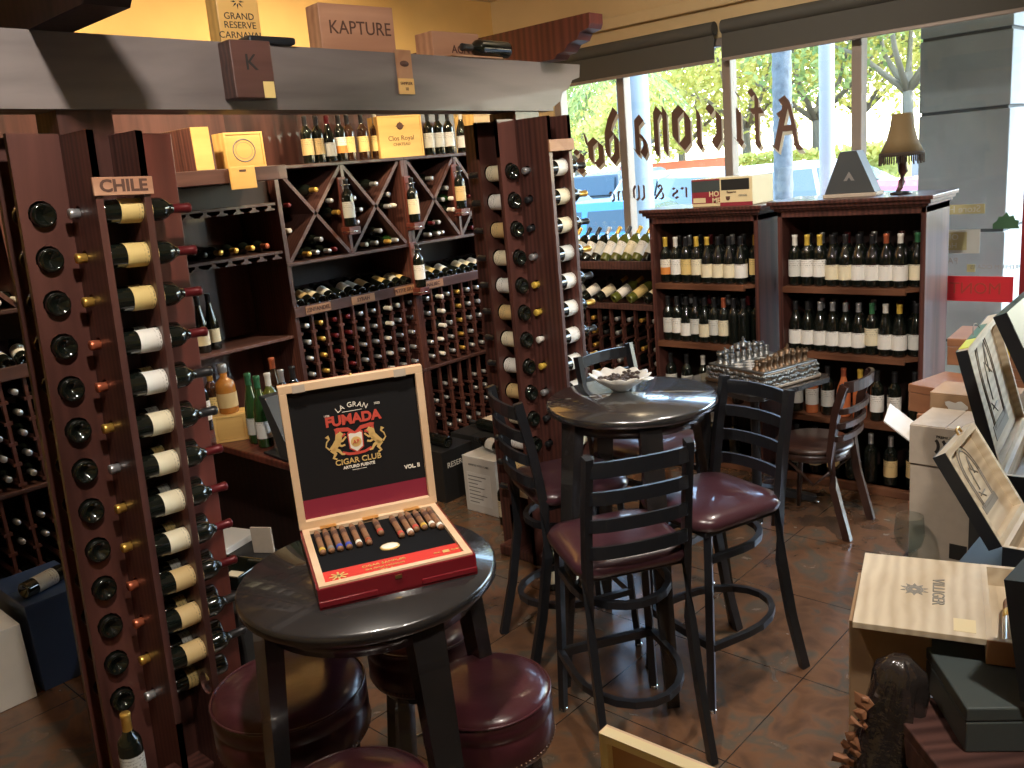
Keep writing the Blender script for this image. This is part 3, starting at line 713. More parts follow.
# bottles in the crossed bins
random.seed(11)
def bins(which, nm, caps, xs=2, keep=.93):
    y0, y1, _, _ = RK[which]; w = (y1-y0-.06)/xs; n = 0
    for k in range(xs):
        a, b = y0+.03+k*w, y0+.03+(k+1)*w; zc = 1.88; yc = (a+b)/2; s = .55/(w-.02)
        for iz in range(7):
            z = 1.602+.0385+iz*.0765
            for iy in range(7):
                yy = a+.05+iy*.0785+(iz % 2)*.039
                if yy > b-.045 or z > 2.11: continue
                d1 = abs((z-zc)-s*(yy-yc))/math.hypot(1, s); d2 = abs((z-zc)+s*(yy-yc))/math.hypot(1, s)
                if min(d1, d2) < .051: continue
                up = (z-zc) > s*abs(yy-yc)
                reg = 'top' if up else ('bottom' if (zc-z) > s*abs(yy-yc) else ('left' if yy < yc else 'right'))
                if up and z > 2.06: continue
                if random.random() > keep: continue
                n += 1; cp = random.choice(caps); jx = random.uniform(-.02, .05)
                if n % 5 < 3:
                    bottle('%s capped bottle, %s, %s crossed bin, %s wedge, %s row up, %s along' % (CAPN[cp], nm, ['left', 'right'][k], reg, nth(iz), ('first' if iy == 0 else nth(iy))),
                           lie((XF-.30+jx, yy, z), (1, 0, 0), (0, 0, 1)), 'bordeaux', 'glass_dark', None, cp, seg=12)
                else: farbottle(lie((XF-.30+jx, yy, z), (1, 0, 0), (0, 0, 1)), {'cap_silver': 1, 'cap_gold': 2, 'cap_red': 3, 'cap_white': 4}[cp], random.choice((0, 0, 5)))
bins('left of the two in the middle', 'left middle rack', ['cap_silver']*4+['cap_gold', 'cap_white', 'cap_red'])
bins('right one ending in the corner', 'corner rack', ['cap_silver']*5+['cap_red', 'cap_white'], keep=.80)
# sloping shelf bottles, bases outward, labels up
def sloped(which, nm, items):
    y0, y1, _, _ = RK[which]
    for i, (f, lb, g, tw) in enumerate(items):
        yy = y0+.07+f*(y1-y0-.13); d = Vector((-.97, tw+.16*math.sin(i*2.7), .25))
        bottle('%s bottle on the sign shelf of the %s, %s from left' % (lw(lb if (i*5) % 4 else None), nm, nth(i)),
               lie((XF-.012, yy, 1.335), d, (.25, .5*math.sin(i*1.9), .97)), 'bordeaux', g, lb if (i*5) % 4 else None, 'cap_black', seg=14)
L_ = ['lab_grey', 'lab_tan', 'lab_cream', 'lab_white', 'lab_grey', 'lab_white', 'lab_grey', 'lab_tan', 'lab_cream', 'lab_ochre', 'lab_grey', 'lab_ochre']
sloped('left of the two in the middle', 'left middle rack', [(i/11, L_[i], 'glass_dark', .02) for i in range(12)])
L_ = ['lab_white', 'lab_white', 'lab_ochre', 'lab_white', 'lab_ochre', 'lab_cream', 'lab_cream', 'lab_white', 'lab_white', 'lab_grey']
sloped('right one ending in the corner', 'corner rack', [(i/9.5, L_[i], 'glass_dark', .02) for i in range(10)])
sloped('leftmost, half hidden by the near pillar', 'leftmost rack', [(.22, 'lab_cream', 'glass_dark', 0), (.30, 'lab_tan', 'glass_dark', 0), (.38, 'lab_grey', 'glass_dark', 0), (.46, 'lab_white', 'glass_dark', 0)])
# bottles lying in the middle gap of the leftmost rack
for i, yy in enumerate((1.28, 1.37, 1.46, 1.55)):
    bottle('bottle lying neck outward on the bin shelf of the leftmost rack, %s from the left' % nth(i), lie((XF-.28, yy, 1.602+.0385), (1, .1, 0), (0, 0, 1)), 'bordeaux', 'glass_dark', 'lab_grey', 'cap_white', seg=12)

# standing on the rack tops (z = 2.182)
TS = [(309, 'bordeaux', 'lab_tan', 'cap_black', 'glass_dark'), (320, 'bordeaux', 'lab_tan', 'cap_black', 'glass_dark'), (331, 'burgundy', 'lab_grey', 'cap_red', 'glass_dark'), (342.5, 'bordeaux', 'lab_orange', 'cap_black', 'glass_dark'),
      (351, 'bordeaux', 'lab_ochre', 'cap_black', 'glass_brown'), (365, 'bordeaux', 'lab_ochre', 'cap_black', 'glass_brown'), (378.5, 'bordeaux', 'lab_ochre', 'cap_silver', 'glass_brown'),
      (431, 'bordeaux', 'lab_grey', 'cap_black', 'glass_dark'), (441, 'bordeaux', 'lab_grey', 'cap_black', 'glass_dark'), (451, 'bordeaux', 'lab_white', 'cap_black', 'glass_dark'), (464, 'burgundy', 'lab_white', 'cap_cream', 'glass_dark')]
for i, (px_, kd, lb, cp, gl) in enumerate(TS):
    p = at(px_, 156, 'x', -4.85); p.z = 2.1825
    bottle('bottle with %s label standing on top of the rack, %s from the left' % (HUE[lb], nth(i)), stand(p, (.75, -.66)), kd, gl, lb, 'cap_white' if cp == 'cap_cream' else cp)
def wbox(name, label, cat, mat4, sx, sy, sz, mat, bev=.003, group=None, lidline=True, part='case'):
    """a made wooden/card box: body, lid panel with a fine gap"""
    t = thing(name, label, cat, mat=mat4, group=group)
    b = MB(); b.box(-sx/2, sx/2, -sy/2, sy/2, 0, sz, bev=bev)
    b.obj(part, mat, t); return t
def crate(name, label, cat, mat4, sx, sy, sz, mat, group=None, face='+x'):
    """wooden wine case: four boards, recessed sliding front panel (local +x faces out)"""
    t = thing(name, label, cat, mat=mat4, group=group); e = .012
    b = MB(); b.box(-sx/2, sx/2-e, -sy/2, sy/2, 0, sz, bev=.002)
    b.box(sx/2-e, sx/2, -sy/2, -sy/2+e, 0, sz, bev=.001); b.box(sx/2-e, sx/2, sy/2-e, sy/2, 0, sz, bev=.001)
    b.box(sx/2-e, sx/2, -sy/2+e, sy/2-e, 0, e, bev=.001); b.box(sx/2-e, sx/2, -sy/2+e, sy/2-e, sz-e, sz, bev=.001); b.obj('case', mat, t)
    MB().box(sx/2-e, sx/2-.003, -sy/2+e+.001, sy/2-e-.001, e+.001, sz-e-.001, bev=.001).obj('sliding_panel', mat, t)
    return t
def on_x(x, y, z): return frame((x, y, z), (0, 1, 0), z=(1, 0, 0))
c = crate('wine_case', 'golden wine case with a printed crest standing on the rack top', 'wooden box', T(-4.82, 4.12, 2.1825) @ rotz(-.25), .16, .33, .275, M['goldpine'])
crest = MB(); crest.lathe([(0, 0), (.025, 0), (.025, .0012), (0, .0012)], 12, mat=on_x(.0775, 0, .205)); crest.prism([(-.035, 0), (-.012, .01), (0, .03), (.012, .01), (.035, 0), (.012, -.01), (0, -.02), (-.012, -.01)], 0, .0015, mat=on_x(.0775, 0, .205)); crest.obj('crest', M['inkbrown'], c)
text('Clos Royal', .045, on_x(.0775, 0, .125), M['inkbrown'], c); text('CHATEAU', .028, on_x(.0775, 0, .085), M['inkbrown'], c)
c = crate('wine_case', 'golden wine case at the corner end of the rack top, half behind the pillar', 'wooden box', T(-4.86, 4.93, 2.1825), .2, .19, .27, M['goldpine'])
# bottles held upright on the rack posts
for i, (yy, z, lb, H) in enumerate(((3.50, 1.775, 'lab_grey', 0), (4.045, 1.745, 'lab_cream', 0), (4.50, 1.795, 'lab_tan', 0), (4.03, 1.30, 'lab_white', 0))):
    nm = ['the left rack centre post', 'the post between the racks', 'the corner rack centre post', 'the lower post between the racks'][i]
    t = thing('bottle_bracket', 'small wooden block and wire arm holding a bottle on '+nm, 'bracket', (XF+.018, yy, z), group='bottle brackets')
    b = MB(); b.box(0, .085, -.045, .045, -.052, -.002, bev=.004); b.box(0, .014, -.03, .03, -.05, .31, bev=.003); b.obj('block', M['cherry_red'], t)
    w = MB(); w.tube([(.012, 0, -.03), (.012, 0, .26)], .003, 6); w.tube([(0.01, 0, .26), (.03, .03, .26), (.06, .03, .26), (.075, 0, .26), (.06, -.03, .26), (.03, -.03, .26), (.012, 0, .26)], .003, 6); w.tube([(0.01, -.05, -.03), (.05, -.07, -.03), (.1, -.05, -.03), (.11, 0, -.03)], .003, 6); w.tube([(.012, 0, -.03), (.01, -.05, -.03)], .003, 6); w.obj('wire_arm', M['chrome'], t)
    bottle('bottle with %s label held upright against %s' % (HUE[lb], nm), stand((XF+.018+.048, yy, z), (.8, -.6)), 'bordeaux', 'glass_dark', lb, 'cap_black')

# ------------------------------------------------------------------ hutch between the racks
h = thing('hutch', 'dark open hutch with stemware rails between the left and middle racks', 'hutch', (-4.7, 2.54, 0))
def hb(nm, x0, x1, y0, y1, z0, z1, mt='cherry', bev=.003): return MB().box(x0+4.7, x1+4.7, y0-2.54, y1-2.54, z0, z1, bev=bev).obj(nm, M[mt], h)
hb('back_panel', -5.16, -5.14, 2.05, 3.02, 0, 2.56, 'cherry'); hb('side_panel', -5.14, -4.72, 2.05, 2.075, 0, 2.18, 'darkboard')
hb('header', -4.76, -4.30, 2.10, 2.86, 2.10, 2.175, 'cherry_h'); hb('header_board', -5.14, -4.76, 2.075, 3.015, 2.10, 2.175, 'cherry_h'); hb('apron', -4.78, -4.75, 2.08, 3.01, 1.97, 2.10, 'darkboard')
for z in (1.955, 1.665): 
    hb('shelf', -5.14, -4.70, 2.08, 3.015, z, z+.018, 'cherry_h')
    for k in range(9):
        y = 2.13+k*.105; b = MB(); b.prism([(-.012, 0), (.012, 0), (.012, -.012), (.034, -.022), (.034, -.028), (-.034, -.028), (-.034, -.022), (-.012, -.012)], -.40, -.002, mat=frame((0, y-2.54, z), (0, 1, 0), z=(1, 0, 0)))
        b.obj('stemware_rail', M['cherry_h'], h)
hb('shelf', -5.14, -4.72, 2.08, 3.015, 1.135, 1.155, 'cherry_h')
for i, yy in enumerate((2.52, 2.62, 2.72, 2.83, 2.93)):
    bottle('%s capped bottle lying on the upper hutch shelf, %s from the left' % ('copper' if i == 4 else ('black' if i == 0 else 'gold'), nth(i)), lie((-5.02, yy, 1.6835+.0376), (1, 0, 0), (0, 0, 1)), 'bordeaux', 'glass_dark', None, 'cap_copper' if i == 4 else ('cap_black' if i == 0 else 'cap_gold'), seg=14)
for i, (yy, x) in enumerate(((2.36, -4.86), (2.47, -4.82), (2.56, -4.86))):
    bottle('dark port bottle with cream label on the lower hutch shelf, %s' % ['leftmost of the three', 'middle of the three', 'rightmost of the three'][i], stand((x, yy, 1.1555), (.9, -.45)), 'slim', 'glass_dark', 'lab_cream', 'cap_black')
# golden boxes on the header
t = wbox('wine_case', 'tall case, shaded body coloured dark and lit front golden, leftmost on the hutch header beside the pillar', 'wooden box', T(-4.53, 2.385, 2.1755), .43, .10, .215, M['cherry'], .003); MB().box(.215, .223, -.049, .049, .001, .214, bev=.001).obj('lit_front', M['goldpine'], t)  # shade put into the colour: dark body for the shaded side, gold lit front
t = crate('wine_case', 'golden case stamped with a round seal on the hutch header', 'wooden box', T(-4.42, 2.66, 2.1755), .12, .235, .185, M['goldpine'])
s = MB(); ring = [(.066*math.cos(2*PI*k/40), .058*math.sin(2*PI*k/40), 0) for k in range(40)]
s.tube(ring, .004, 4, closed=True, mat=on_x(.0565, -.005, .09)); ring = [(.050*math.cos(2*PI*k/40), .043*math.sin(2*PI*k/40), 0) for k in range(40)]; s.tube(ring, .0015, 4, closed=True, mat=on_x(.0565, -.005, .09)); s.obj('seal', M['inkgrey'], t)
t = thing('hanging_board', 'small golden board hanging over the front of the hutch header', 'wooden lid', (-4.285, 2.575, 2.065))
MB().box(-.006, .006, -.075, .075, 0, .115, bev=.002).obj('panel', M['goldpine'], t); MB().box(.006, .008, -.02, .02, .09, .10).obj('thumb_notch', M['inkbrown'], t)

# ------------------------------------------------------------------ bar counter behind the near table
CX0, CX1, CY0, CY1, CZ = -4.25, -3.08, 1.93, 2.60, .90
ct = thing('bar_counter', 'reddish wooden counter holding liquor bottles', 'counter', (-3.5, 2.2, 0))
MB().box(CX0+3.5, CX1+3.5, CY0-2.2, CY1-2.2, CZ-.035, CZ, bev=.008).obj('worktop', M['cherry_red'], ct)
MB().box(CX0+3.53, CX1+3.35, CY0-2.05, CY1-2.22, 0, CZ-.035).obj('cabinet_body', M['darkboard'], ct)
def cbot(px_, py_, label, kd, gl, lb, cp, z=CZ, **k):
    p = at(px_, py_, 'z', z); p.z += .0006
    return bottle(label, stand(p, (.6, -.8)), kd, gl, lb, cp, cat=k.get('cat', 'bottle'), name=k.get('name', 'liquor_bottle'))
t = crate('wine_case', 'golden wooden case under the amber decanter on the counter', 'wooden box', T(-3.83, 2.03, CZ+.0006) @ rotz(-.6), .13, .15, .13, M['goldpine'])
p = Vector((-3.83, 2.03, CZ+.1312))
bottle('square shouldered amber liquor decanter with stopper and neck tag standing on the golden case', stand(p, (.6, -.8)), 'decanter', 'glass_amber', 'lab_tan', 'cap_silver', cat='bottle', name='decanter')
for px_, py_, lb_, kd, gl, lb, cp in (
    (258, 442, 'tall green bottle beside the golden case, left of the pair', 'slim', 'glass_green', 'lab_grey', 'cap_green'),
    (267, 446, 'tall green bottle with a pale label, right of the pair', 'slim', 'glass_green', 'lab_white', 'cap_green'),
    (276, 432, 'olive bottle with white capsule behind the small crate', 'bordeaux', 'glass_olive', 'lab_grey', 'cap_white'),
    (281, 422, 'brown bottle with orange capsule at the back of the counter', 'slim', 'glass_brown', 'lab_tan', 'cap_copper'),
    (289, 428, 'dark bottle with silver capsule behind the slanted display', 'bordeaux', 'glass_dark', 'lab_grey', 'cap_silver'),
    (300, 424, 'dark bottle with black capsule behind the slanted display', 'bordeaux', 'glass_dark', 'lab_grey', 'cap_black'),
    (218, 425, 'dark bottle with tan label at the left end of the counter', 'bordeaux', 'glass_brown', 'lab_ochre', 'cap_gold'),
    (207, 430, 'bottle with white label at the left end of the counter beside the pillar', 'bordeaux', 'glass_dark', 'lab_white', 'cap_copper')):
    cbot(px_, py_, lb_, kd, gl, lb, cp)
t = thing('small_crate', 'small pale wooden crate on the counter behind the green bottles', 'wooden box', mat=T(-3.43, 2.16, CZ+.0006) @ rotz(.5))
b = MB(); b.box(-.10, .10, -.06, -.05, 0, .08); b.box(-.10, .10, .05, .06, 0, .08); b.box(-.10, -.09, -.05, .05, 0, .08); b.box(.09, .10, -.05, .05, 0, .08); b.box(-.09, .09, -.05, .05, 0, .01); b.obj('case', M['cedar'], t)
t = thing('slanted_display', 'dark slanted display panel leaning behind the open cigar box', 'display stand', mat=T(-3.27, 2.04, CZ+.0006) @ rotz(math.radians(-5)))
b = MB(); b.prism([(-.02, 0), (.10, 0), (-.09, .27), (-.15, .27)], -.09, .09, mat=frame((0, 0, 0), (1, 0, 0), y=(0, 0, 1))); b.obj('panel', M['paintgrey'], t)
b = MB(); b.box(-.17, .10, -.10, .10, 0, .012, bev=.003); b.obj('base', M['navy'], t)
# black tray and papers in front of the counter
t = thing('low_case', 'low black case standing in front of the counter', 'case', (-3.35, 1.66, 0)); 
b = MB(); b.box(-.42, .42, -.22, .22, 0, .50, bev=.012); b.obj('case', M['blackbox'], t)
b = MB(); 
for k in range(5): b.lathe([(.028, 0), (.034, .003), (.028, .006)], 14, mat=frame((-.30+k*.0, -.2205, .10+k*.085), (1, 0, 0), z=(0, -1, 0)))
b.obj('round_vents', M['greybox'], t)
def flat(name, label, cat, x, y, z, sx, sy, sz, rz, mat, part='sheet', bev=.002):
    t = thing(name, label, cat, mat=T(x, y, z) @ rotz(rz)); MB().box(-sx/2, sx/2, -sy/2, sy/2, 0, sz, bev=bev).obj(part, mat, t); return t
flat('paper_stack', 'stack of white papers on the black case near the pillar', 'papers', -3.60, 1.72, .501, .25, .32, .03, .3, M['white'])
flat('price_booklet', 'open white booklet lying behind the black trays', 'booklet', -3.10, 1.80, .501, .24, .16, .02, .55, M['white'])
flat('leaning_card', 'grey card standing among the trays before the counter', 'card', -3.34, 1.82, .501, .10, .012, .12, .5, M['kraft_l'], 'card')
t = thing('black_tray', 'shiny black plastic tray with a pale label on the black case', 'tray', mat=T(-3.27, 1.58, .501) @ rotz(.35))
b = MB(); b.box(-.16, .16, -.09, .09, 0, .012, bev=.004)
for a in ((-.16, -.15, -.09, .09), (.15, .16, -.09, .09), (-.15, .15, -.09, -.08), (-.15, .15, .08, .09)): b.box(*a, .010, .06, bev=.003)
b.obj('tray_body', M['glass_dark'], t); MB().box(.02, .12, -.05, .03, .012, .02).obj('card', M['lab_cream'], t)
t = thing('black_tray', 'second black tray holding a white labelled packet beside the papers', 'tray', mat=T(-3.53, 1.57, .501) @ rotz(.35))
b = MB(); b.box(-.10, .10, -.07, .07, 0, .012, bev=.004)
for a in ((-.10, -.09, -.07, .07), (.09, .10, -.07, .07), (-.09, .09, -.07, -.06), (-.09, .09, .06, .07)): b.box(*a, .010, .07, bev=.003)
b.obj('tray_body', M['glass_dark'], t); MB().box(-.07, .07, -.04, .04, .012, .055, bev=.006).obj('packet', M['lab_white'], t)

# ------------------------------------------------------------------ cartons on the floor
def carton(label, x0, x1, y0, y1, z0, z1, mat, seam=True, rz=0, cat='carton', name='carton', tape=None):
    cx, cy = (x0+x1)/2, (y0+y1)/2; t = thing(name, label, cat, mat=T(cx, cy, z0) @ rotz(rz)); w, d, hh = (x1-x0)/2, (y1-y0)/2, z1-z0
    b = MB(); b.box(-w, w, -d, d, 0, hh-.002, bev=.004); b.box(-w, -.0015, -d, d, hh-.004, hh, bev=.001); b.box(.0015, w, -d, d, hh-.004, hh, bev=.001); b.obj('carton_body', mat, t)
    if tape: MB().box(-.025, .025, -d-.0006, d+.0006, hh, hh+.0006).obj('packing_tape', M[tape], t)
    return t, w, d, hh
t, w, d, hh = carton('black wine carton behind the near table, left of two', -4.40, -4.02, 3.50, 3.78, 0, .34, M['blackbox'])
text('RESERVA', .05, on_x(w, 0, .24), M['inkwhite'], t)
t, w, d, hh = carton('black wine carton with white lettering, nearer the pillar', -4.30, -3.92, 3.85, 4.15, 0, .34, M['blackbox'])
text('BLACKBIRD', .045, on_x(w, 0, .25), M['inkwhite'], t); MB().box(w, w+.001, -.1, .1, .05, .09).obj('shipping_label', M['white'], t)
t, w, d, hh = carton('flat opened kraft carton lying behind the black cartons', -4.36, -3.98, 4.18, 4.42, 0, .33, M['kraft_l'])
t, w, d, hh = carton('tall plain white carton between black cartons and pillar', -3.72, -3.42, 3.86, 4.12, 0, .44, M['whitebox'])
text('12 x 750', .025, on_x(w, 0, .36), M['inkgrey'], t)
t, w, d, hh = carton('white carton with printed shipping label, a bottle lying on its top', -3.83, -3.55, 3.50, 3.76, 0, .36, M['whitebox'])
lab = MB(); lab.box(w, w+.001, -.1, .1, .06, .26); o = lab.obj('shipping_label', M['white'], t)
for k in range(7): MB().box(w+.001, w+.0016, -.085, .02+.06*((k*37) % 5)/5, .08+k*.024, .086+k*.024).obj('print_line', M['inkgrey'], t)
text('FRAGILE', .03, on_x(w, 0, .31), M['inkgrey'], t)
MB().box(-.11, .09, -d-.001, -d, .05, .26).obj('shipping_label', M['white'], t)
for k in range(8): MB().box(-.10, -.02+.09*((k*37) % 5)/5, -d-.0016, -d-.001, .065+k*.024, .071+k*.024).obj('print_line', M['inkgrey'], t)
text('HANDLE WITH CARE', .018, frame((0, -d-.0006, .31), (1, 0, 0), z=(0, -1, 0)), M['inkgrey'], t)
bottle('bottle with white label lying on the white shipping carton', lie((-3.60, 3.62, .36+.042), (-1, .25, 0), (.3, 0, 1)), 'burgundy', 'glass_dark', 'lab_white', 'cap_black')
bottle('upright bottle with grey label standing at the pillar foot before the white carton', stand((-3.46, 3.46, 0.0), (1, -.6)), 'bordeaux', 'glass_dark', 'lab_cream', 'cap_black')
bottle('dark bottle lying on the left black carton', lie((-4.05, 3.60, .34+.0385), (-1, .1, 0), (0, 0, 1)), 'bordeaux', 'glass_dark', None, 'cap_black')
bottle('dark bottle lying on the black carton nearer the pillar', lie((-3.96, 3.98, .34+.0385), (-1, .1, 0), (0, 0, 1)), 'bordeaux', 'glass_dark', None, 'cap_black')
bottle('dark bottle lying on the kraft carton', lie((-4.02, 4.30, .33+.0385), (-1, .1, 0), (0, 0, 1)), 'bordeaux', 'glass_dark', None, 'cap_black')
for i, (x, y) in enumerate(((-2.70, 2.98), (-2.64, 3.055))):
    bottle('upright cream labelled bottle on the floor by the right pillar, %s of the pair' % ['left', 'right'][i], stand((x, y, 0), (.7, -.7)), 'burgundy', 'glass_dark', 'lab_cream', 'cap_black')
t, w, d, hh = carton('plain cream carton on the floor at the left edge', -4.30, -3.97, .62, .985, 0, .35, M['whitebox'])
t, w, d, hh = carton('dark blue carton on the floor beside the cream carton', -4.40, -3.98, 1.02, 1.30, 0, .41, M['bluebox'])
bottle('dark bottle with grey label lying on the blue carton', lie((-4.06, 1.05, .41+.0385), (-.35, 1, 0), (.8, 0, .7)), 'bordeaux', 'glass_dark', 'lab_grey', 'cap_black')
bottle('dark bottle lying on the cream carton at the left edge', lie((-3.99, .86, .35+.0385), (-1, -.2, 0), (0, 0, 1)), 'bordeaux', 'glass_dark', None, 'cap_black')
# bottles on the leftmost rack top
for i, y in enumerate((1.36, 1.43, 1.50, 1.57)):
    bottle('dark bottle standing on the leftmost rack top, %s from the left' % nth(i), stand((-4.85, y, 2.1825), (1, 0)), 'slim', 'glass_dark', None, 'cap_black')

# ------------------------------------------------------------------ things on the beam (top z = 2.565, face x = -2.89)
BT = 2.5478; BF = -2.889
t = wbox('cigar_box', 'orange wooden box stamped in black, standing on the beam at left', 'wooden box', T(-3.0, 1.86, BT) @ rotz(-.15), .10, .155, .20, M['goldpine'], .003)
text('GRAND', .032, on_x(.05, 0, .10), M['ink'], t); text('RESERVE', .032, on_x(.05, 0, .07), M['ink'], t); text('CARNAVAL', .032, on_x(.05, 0, .036), M['ink'], t)
lf = MB(); [lf.prism([(math.cos(a)*r, math.sin(a)*r) for a, r in ((k, .026), (k+.25, .012), (k, .006), (k-.25, .012))], 0, .001, mat=on_x(.05, 0, .15)) for k in [i*PI/4 for i in range(8)]]; lf.obj('stamp', M['ink'], t)
t = wbox('cigar_case', 'flat black case lying on the beam before the orange box', 'case', T(-2.92, 1.93, BT) @ rotz(-.05), .10, .19, .026, M['navy'], .008)
t = wbox('cigar_box', 'large reddish wooden box branded KAPTURE on the beam', 'wooden box', T(-3.01, 2.40, BT) @ rotz(-.12), .10, .345, .185, M['rosepine'], .004)
text('KAPTURE', .072, on_x(.0505, .01, .095), M['inkbrown'], t, sx=.95)
t = wbox('cigar_box', 'low reddish wooden box near the right end of the beam', 'wooden box', T(-3.06, 2.98, BT) @ rotz(-.05), .12, .28, .125, M['rosepine'], .004)
text('AGNVS', .05, on_x(.0605, .05, .05), M['inkbrown'], t)
t = thing('wood_tray', 'thin wooden board under the lying bottle on the beam', 'board', (-2.93, 3.0, BT)); MB().box(-.05, .05, -.17, .15, 0, .008, bev=.002).obj('board', M['cedar'], t)
bottle('dark bottle lying on the thin board near the beam end', lie((-2.915, 3.22, BT+.0085+.0378), (0, -1, 0), (1, 0, .4)), 'bordeaux', 'glass_dark', None, 'cap_black')
t = wbox('cigar_box', 'dark brown box branded with a K hanging on the front of the beam', 'wooden box', T(BF+.045, 1.79, 2.352) @ rotz(-.06), .085, .155, .19, M['cherry_h'], .004)
text('K', .075, on_x(.043, -.005, .115), M['ink'], t); MB().box(.043, .0437, .03, .072, .0, .055).obj('price_tag', M['lab_ochre'], t)
t = thing('hang_tag', 'narrow wooden card with a gold lower half on the beam front', 'card', (BF+.004, 2.55, 2.385))
MB().box(-.003, .003, -.042, .042, 0, .175, bev=.002).obj('card', M['cedar'], t); MB().box(.003, .005, -.042, .042, 0, .062).obj('gold_label', M['goldpine'], t)
text('SAMPLER', .016, on_x(.005, 0, .042), M['inkbrown'], t); text('18', .018, on_x(.005, 0, .02), M['inkbrown'], t)
o = MB(); o.lathe([(0, 0), (.024, 0), (.024, .001), (0, .001)], 20, mat=on_x(.003, 0, .12) @ Matrix.Diagonal((1, .5, 1, 1))); o.obj('oval_mark', M['inkbrown'], t)

# the old beam and all that stands on it sag a little towards the window
bpy.context.view_layer.update()
SAG = T(0, 2.3, 2.33) @ Rx(math.radians(-1.1)) @ T(0, -2.3, -2.33)
for o in list(bpy.data.objects):
    if o.parent is None and 'category' in o:
        p = o.matrix_world.translation
        if o['category'] in ('beam', 'rafter') or (p.z > 2.315 and -3.3 < p.x < -2.6): o.matrix_world = SAG @ o.matrix_world

# ------------------------------------------------------------------ wine cabinets before the window (front y = 4.9)
CF = 4.90
SH = [1.215, .825, .435, .05]
def cabinet(x0, x1, which, ztop, rows, nm):
    cx = (x0+x1)/2; t = thing('wine_cabinet', 'brown open wine cabinet with crown moulding, '+which, 'wine cabinet', (cx, CF+.2, 0), group='wine cabinets')
    w = (x1-x0)/2; D = .19; e = .028
    B = lambda n, a, m='shelfwood', bev=.003: MB().box(*a, bev=bev).obj(n, M[m], t)
    for s in (-1, 1): B('side_panel', (s*w, s*(w-e), -D, D, 0, ztop-.06), 'cherry')
    B('back_panel', (-w+e, w-e, D-.012, D, .04, ztop-.06), 'darkboard')
    m = MB(); m.box(-w, w, -D+.012, D, ztop-.072, ztop-.05)
    for (o, z0, z1) in ((.0, ztop-.095, ztop-.055), (.014, ztop-.058, ztop-.04), (.03, ztop-.043, ztop-.02), (.045, ztop-.022, ztop)): m.box(-w-o, w+o, -D-o, D, z0, z1, bev=.004)
    m.obj('crown_moulding', M['cherry'], t)
    m = MB(); m.box(-w, w, -D+.02, D, 0, .05); m.box(-w-.008, w+.008, -D-.008, -D+.02, 0, .045, bev=.004); m.obj('plinth', M['shelfwood'], t)
    for i, z in enumerate(SH):
        m = MB(); c = .07   # clipped right corner
        m.prism([(-w+e, -D+.002), (w-e-c, -D+.002), (w-e, -D+c), (w-e, D-.014), (-w+e, D-.014)], z-.020, z); m.prism([(-w+e, -D-.006), (w-e-c, -D-.006), (w-e-c, -D+.012), (-w+e, -D+.012)], z-.034, z-.002)
        m.obj('shelf', M['shelfwood'], t)
    for si, row in enumerate(rows):
        n = len(row)
        if not n: continue
        for i, it in enumerate(row):
            if it is None: continue
            kd, gl, lb, cp, nk = it
            x = -w+e+.048+i*(2*w-2*e-.096)/max(1, n-1)
            lbl = '%s bottle, %s capsule, %s, %s shelf, %s from the left in front' % (lw(lb), CAPN[cp], nm, ['top', 'second', 'third', 'lowest'][si], nth(i))
            yoff = -.125 if x < w-e-.10 else -.085
            bottle(lbl, stand((cx+x, CF+.2+yoff, SH[si]+.0006), (.28, -1)), kd, gl, lb, cp, neck=nk)
            if si < 2 and i < n-1:
                bottle('%s capped bottle, back row of the %s, %s shelf, behind the %s front bottle' % (CAPN[['cap_black', 'cap_silver', 'cap_black', 'cap_red'][i % 4]], nm, ['top', 'second'][si], nth(i)),
                       stand((cx+x+.045, CF+.2-.02, SH[si]+.0006), (.28, -1)), 'bordeaux', 'glass_dark', None, ['cap_black', 'cap_silver', 'cap_black', 'cap_red'][i % 4], seg=12)
    return t
b, u = 'bordeaux', 'burgundy'
d_ = 'glass_dark'
R1 = [(b, d_, 'lab_orange', 'cap_yellow', None), (b, d_, 'lab_white', 'cap_white', None), (b, d_, 'lab_ochre', 'cap_black', None), (b, d_, 'lab_cream', 'cap_yellow', None), (u, d_, 'lab_cream', 'cap_yellow', 'lab_ochre'), (u, d_, 'lab_cream', 'cap_black', None), (u, d_, 'lab_cream', 'cap_black', None), (u, d_, 'lab_white', 'cap_black', None), (b, d_, 'lab_ochre', 'cap_gold', None)]
R2 = [(b, d_, 'lab_grey', 'cap_black', None), (b, d_, 'lab_white', 'cap_black', None), (u, d_, 'lab_white', 'cap_black', None), (b, d_, 'lab_grey', 'cap_black', None), (u, d_, 'lab_cream', 'cap_black', None), (b, d_, 'lab_grey', 'cap_black', None), (b, d_, 'lab_cream', 'cap_copper', None), (b, d_, None, 'cap_black', None), (b, d_, None, 'cap_black', None), (b, d_, None, 'cap_black', None)]
R3 = [(b, d_, 'lab_grey', 'cap_black', None), (b, d_, 'lab_grey', 'cap_black', None), (b, d_, 'lab_tan', 'cap_white', None), (b, d_, None, 'cap_black', None), (b, d_, 'lab_cream', 'cap_black', None), (b, d_, None, 'cap_black', None)]
cabinet(-3.32, -2.545, 'left one beside the low racks', 1.70, [R1, R2, R3, R3[:5]], 'left cabinet')
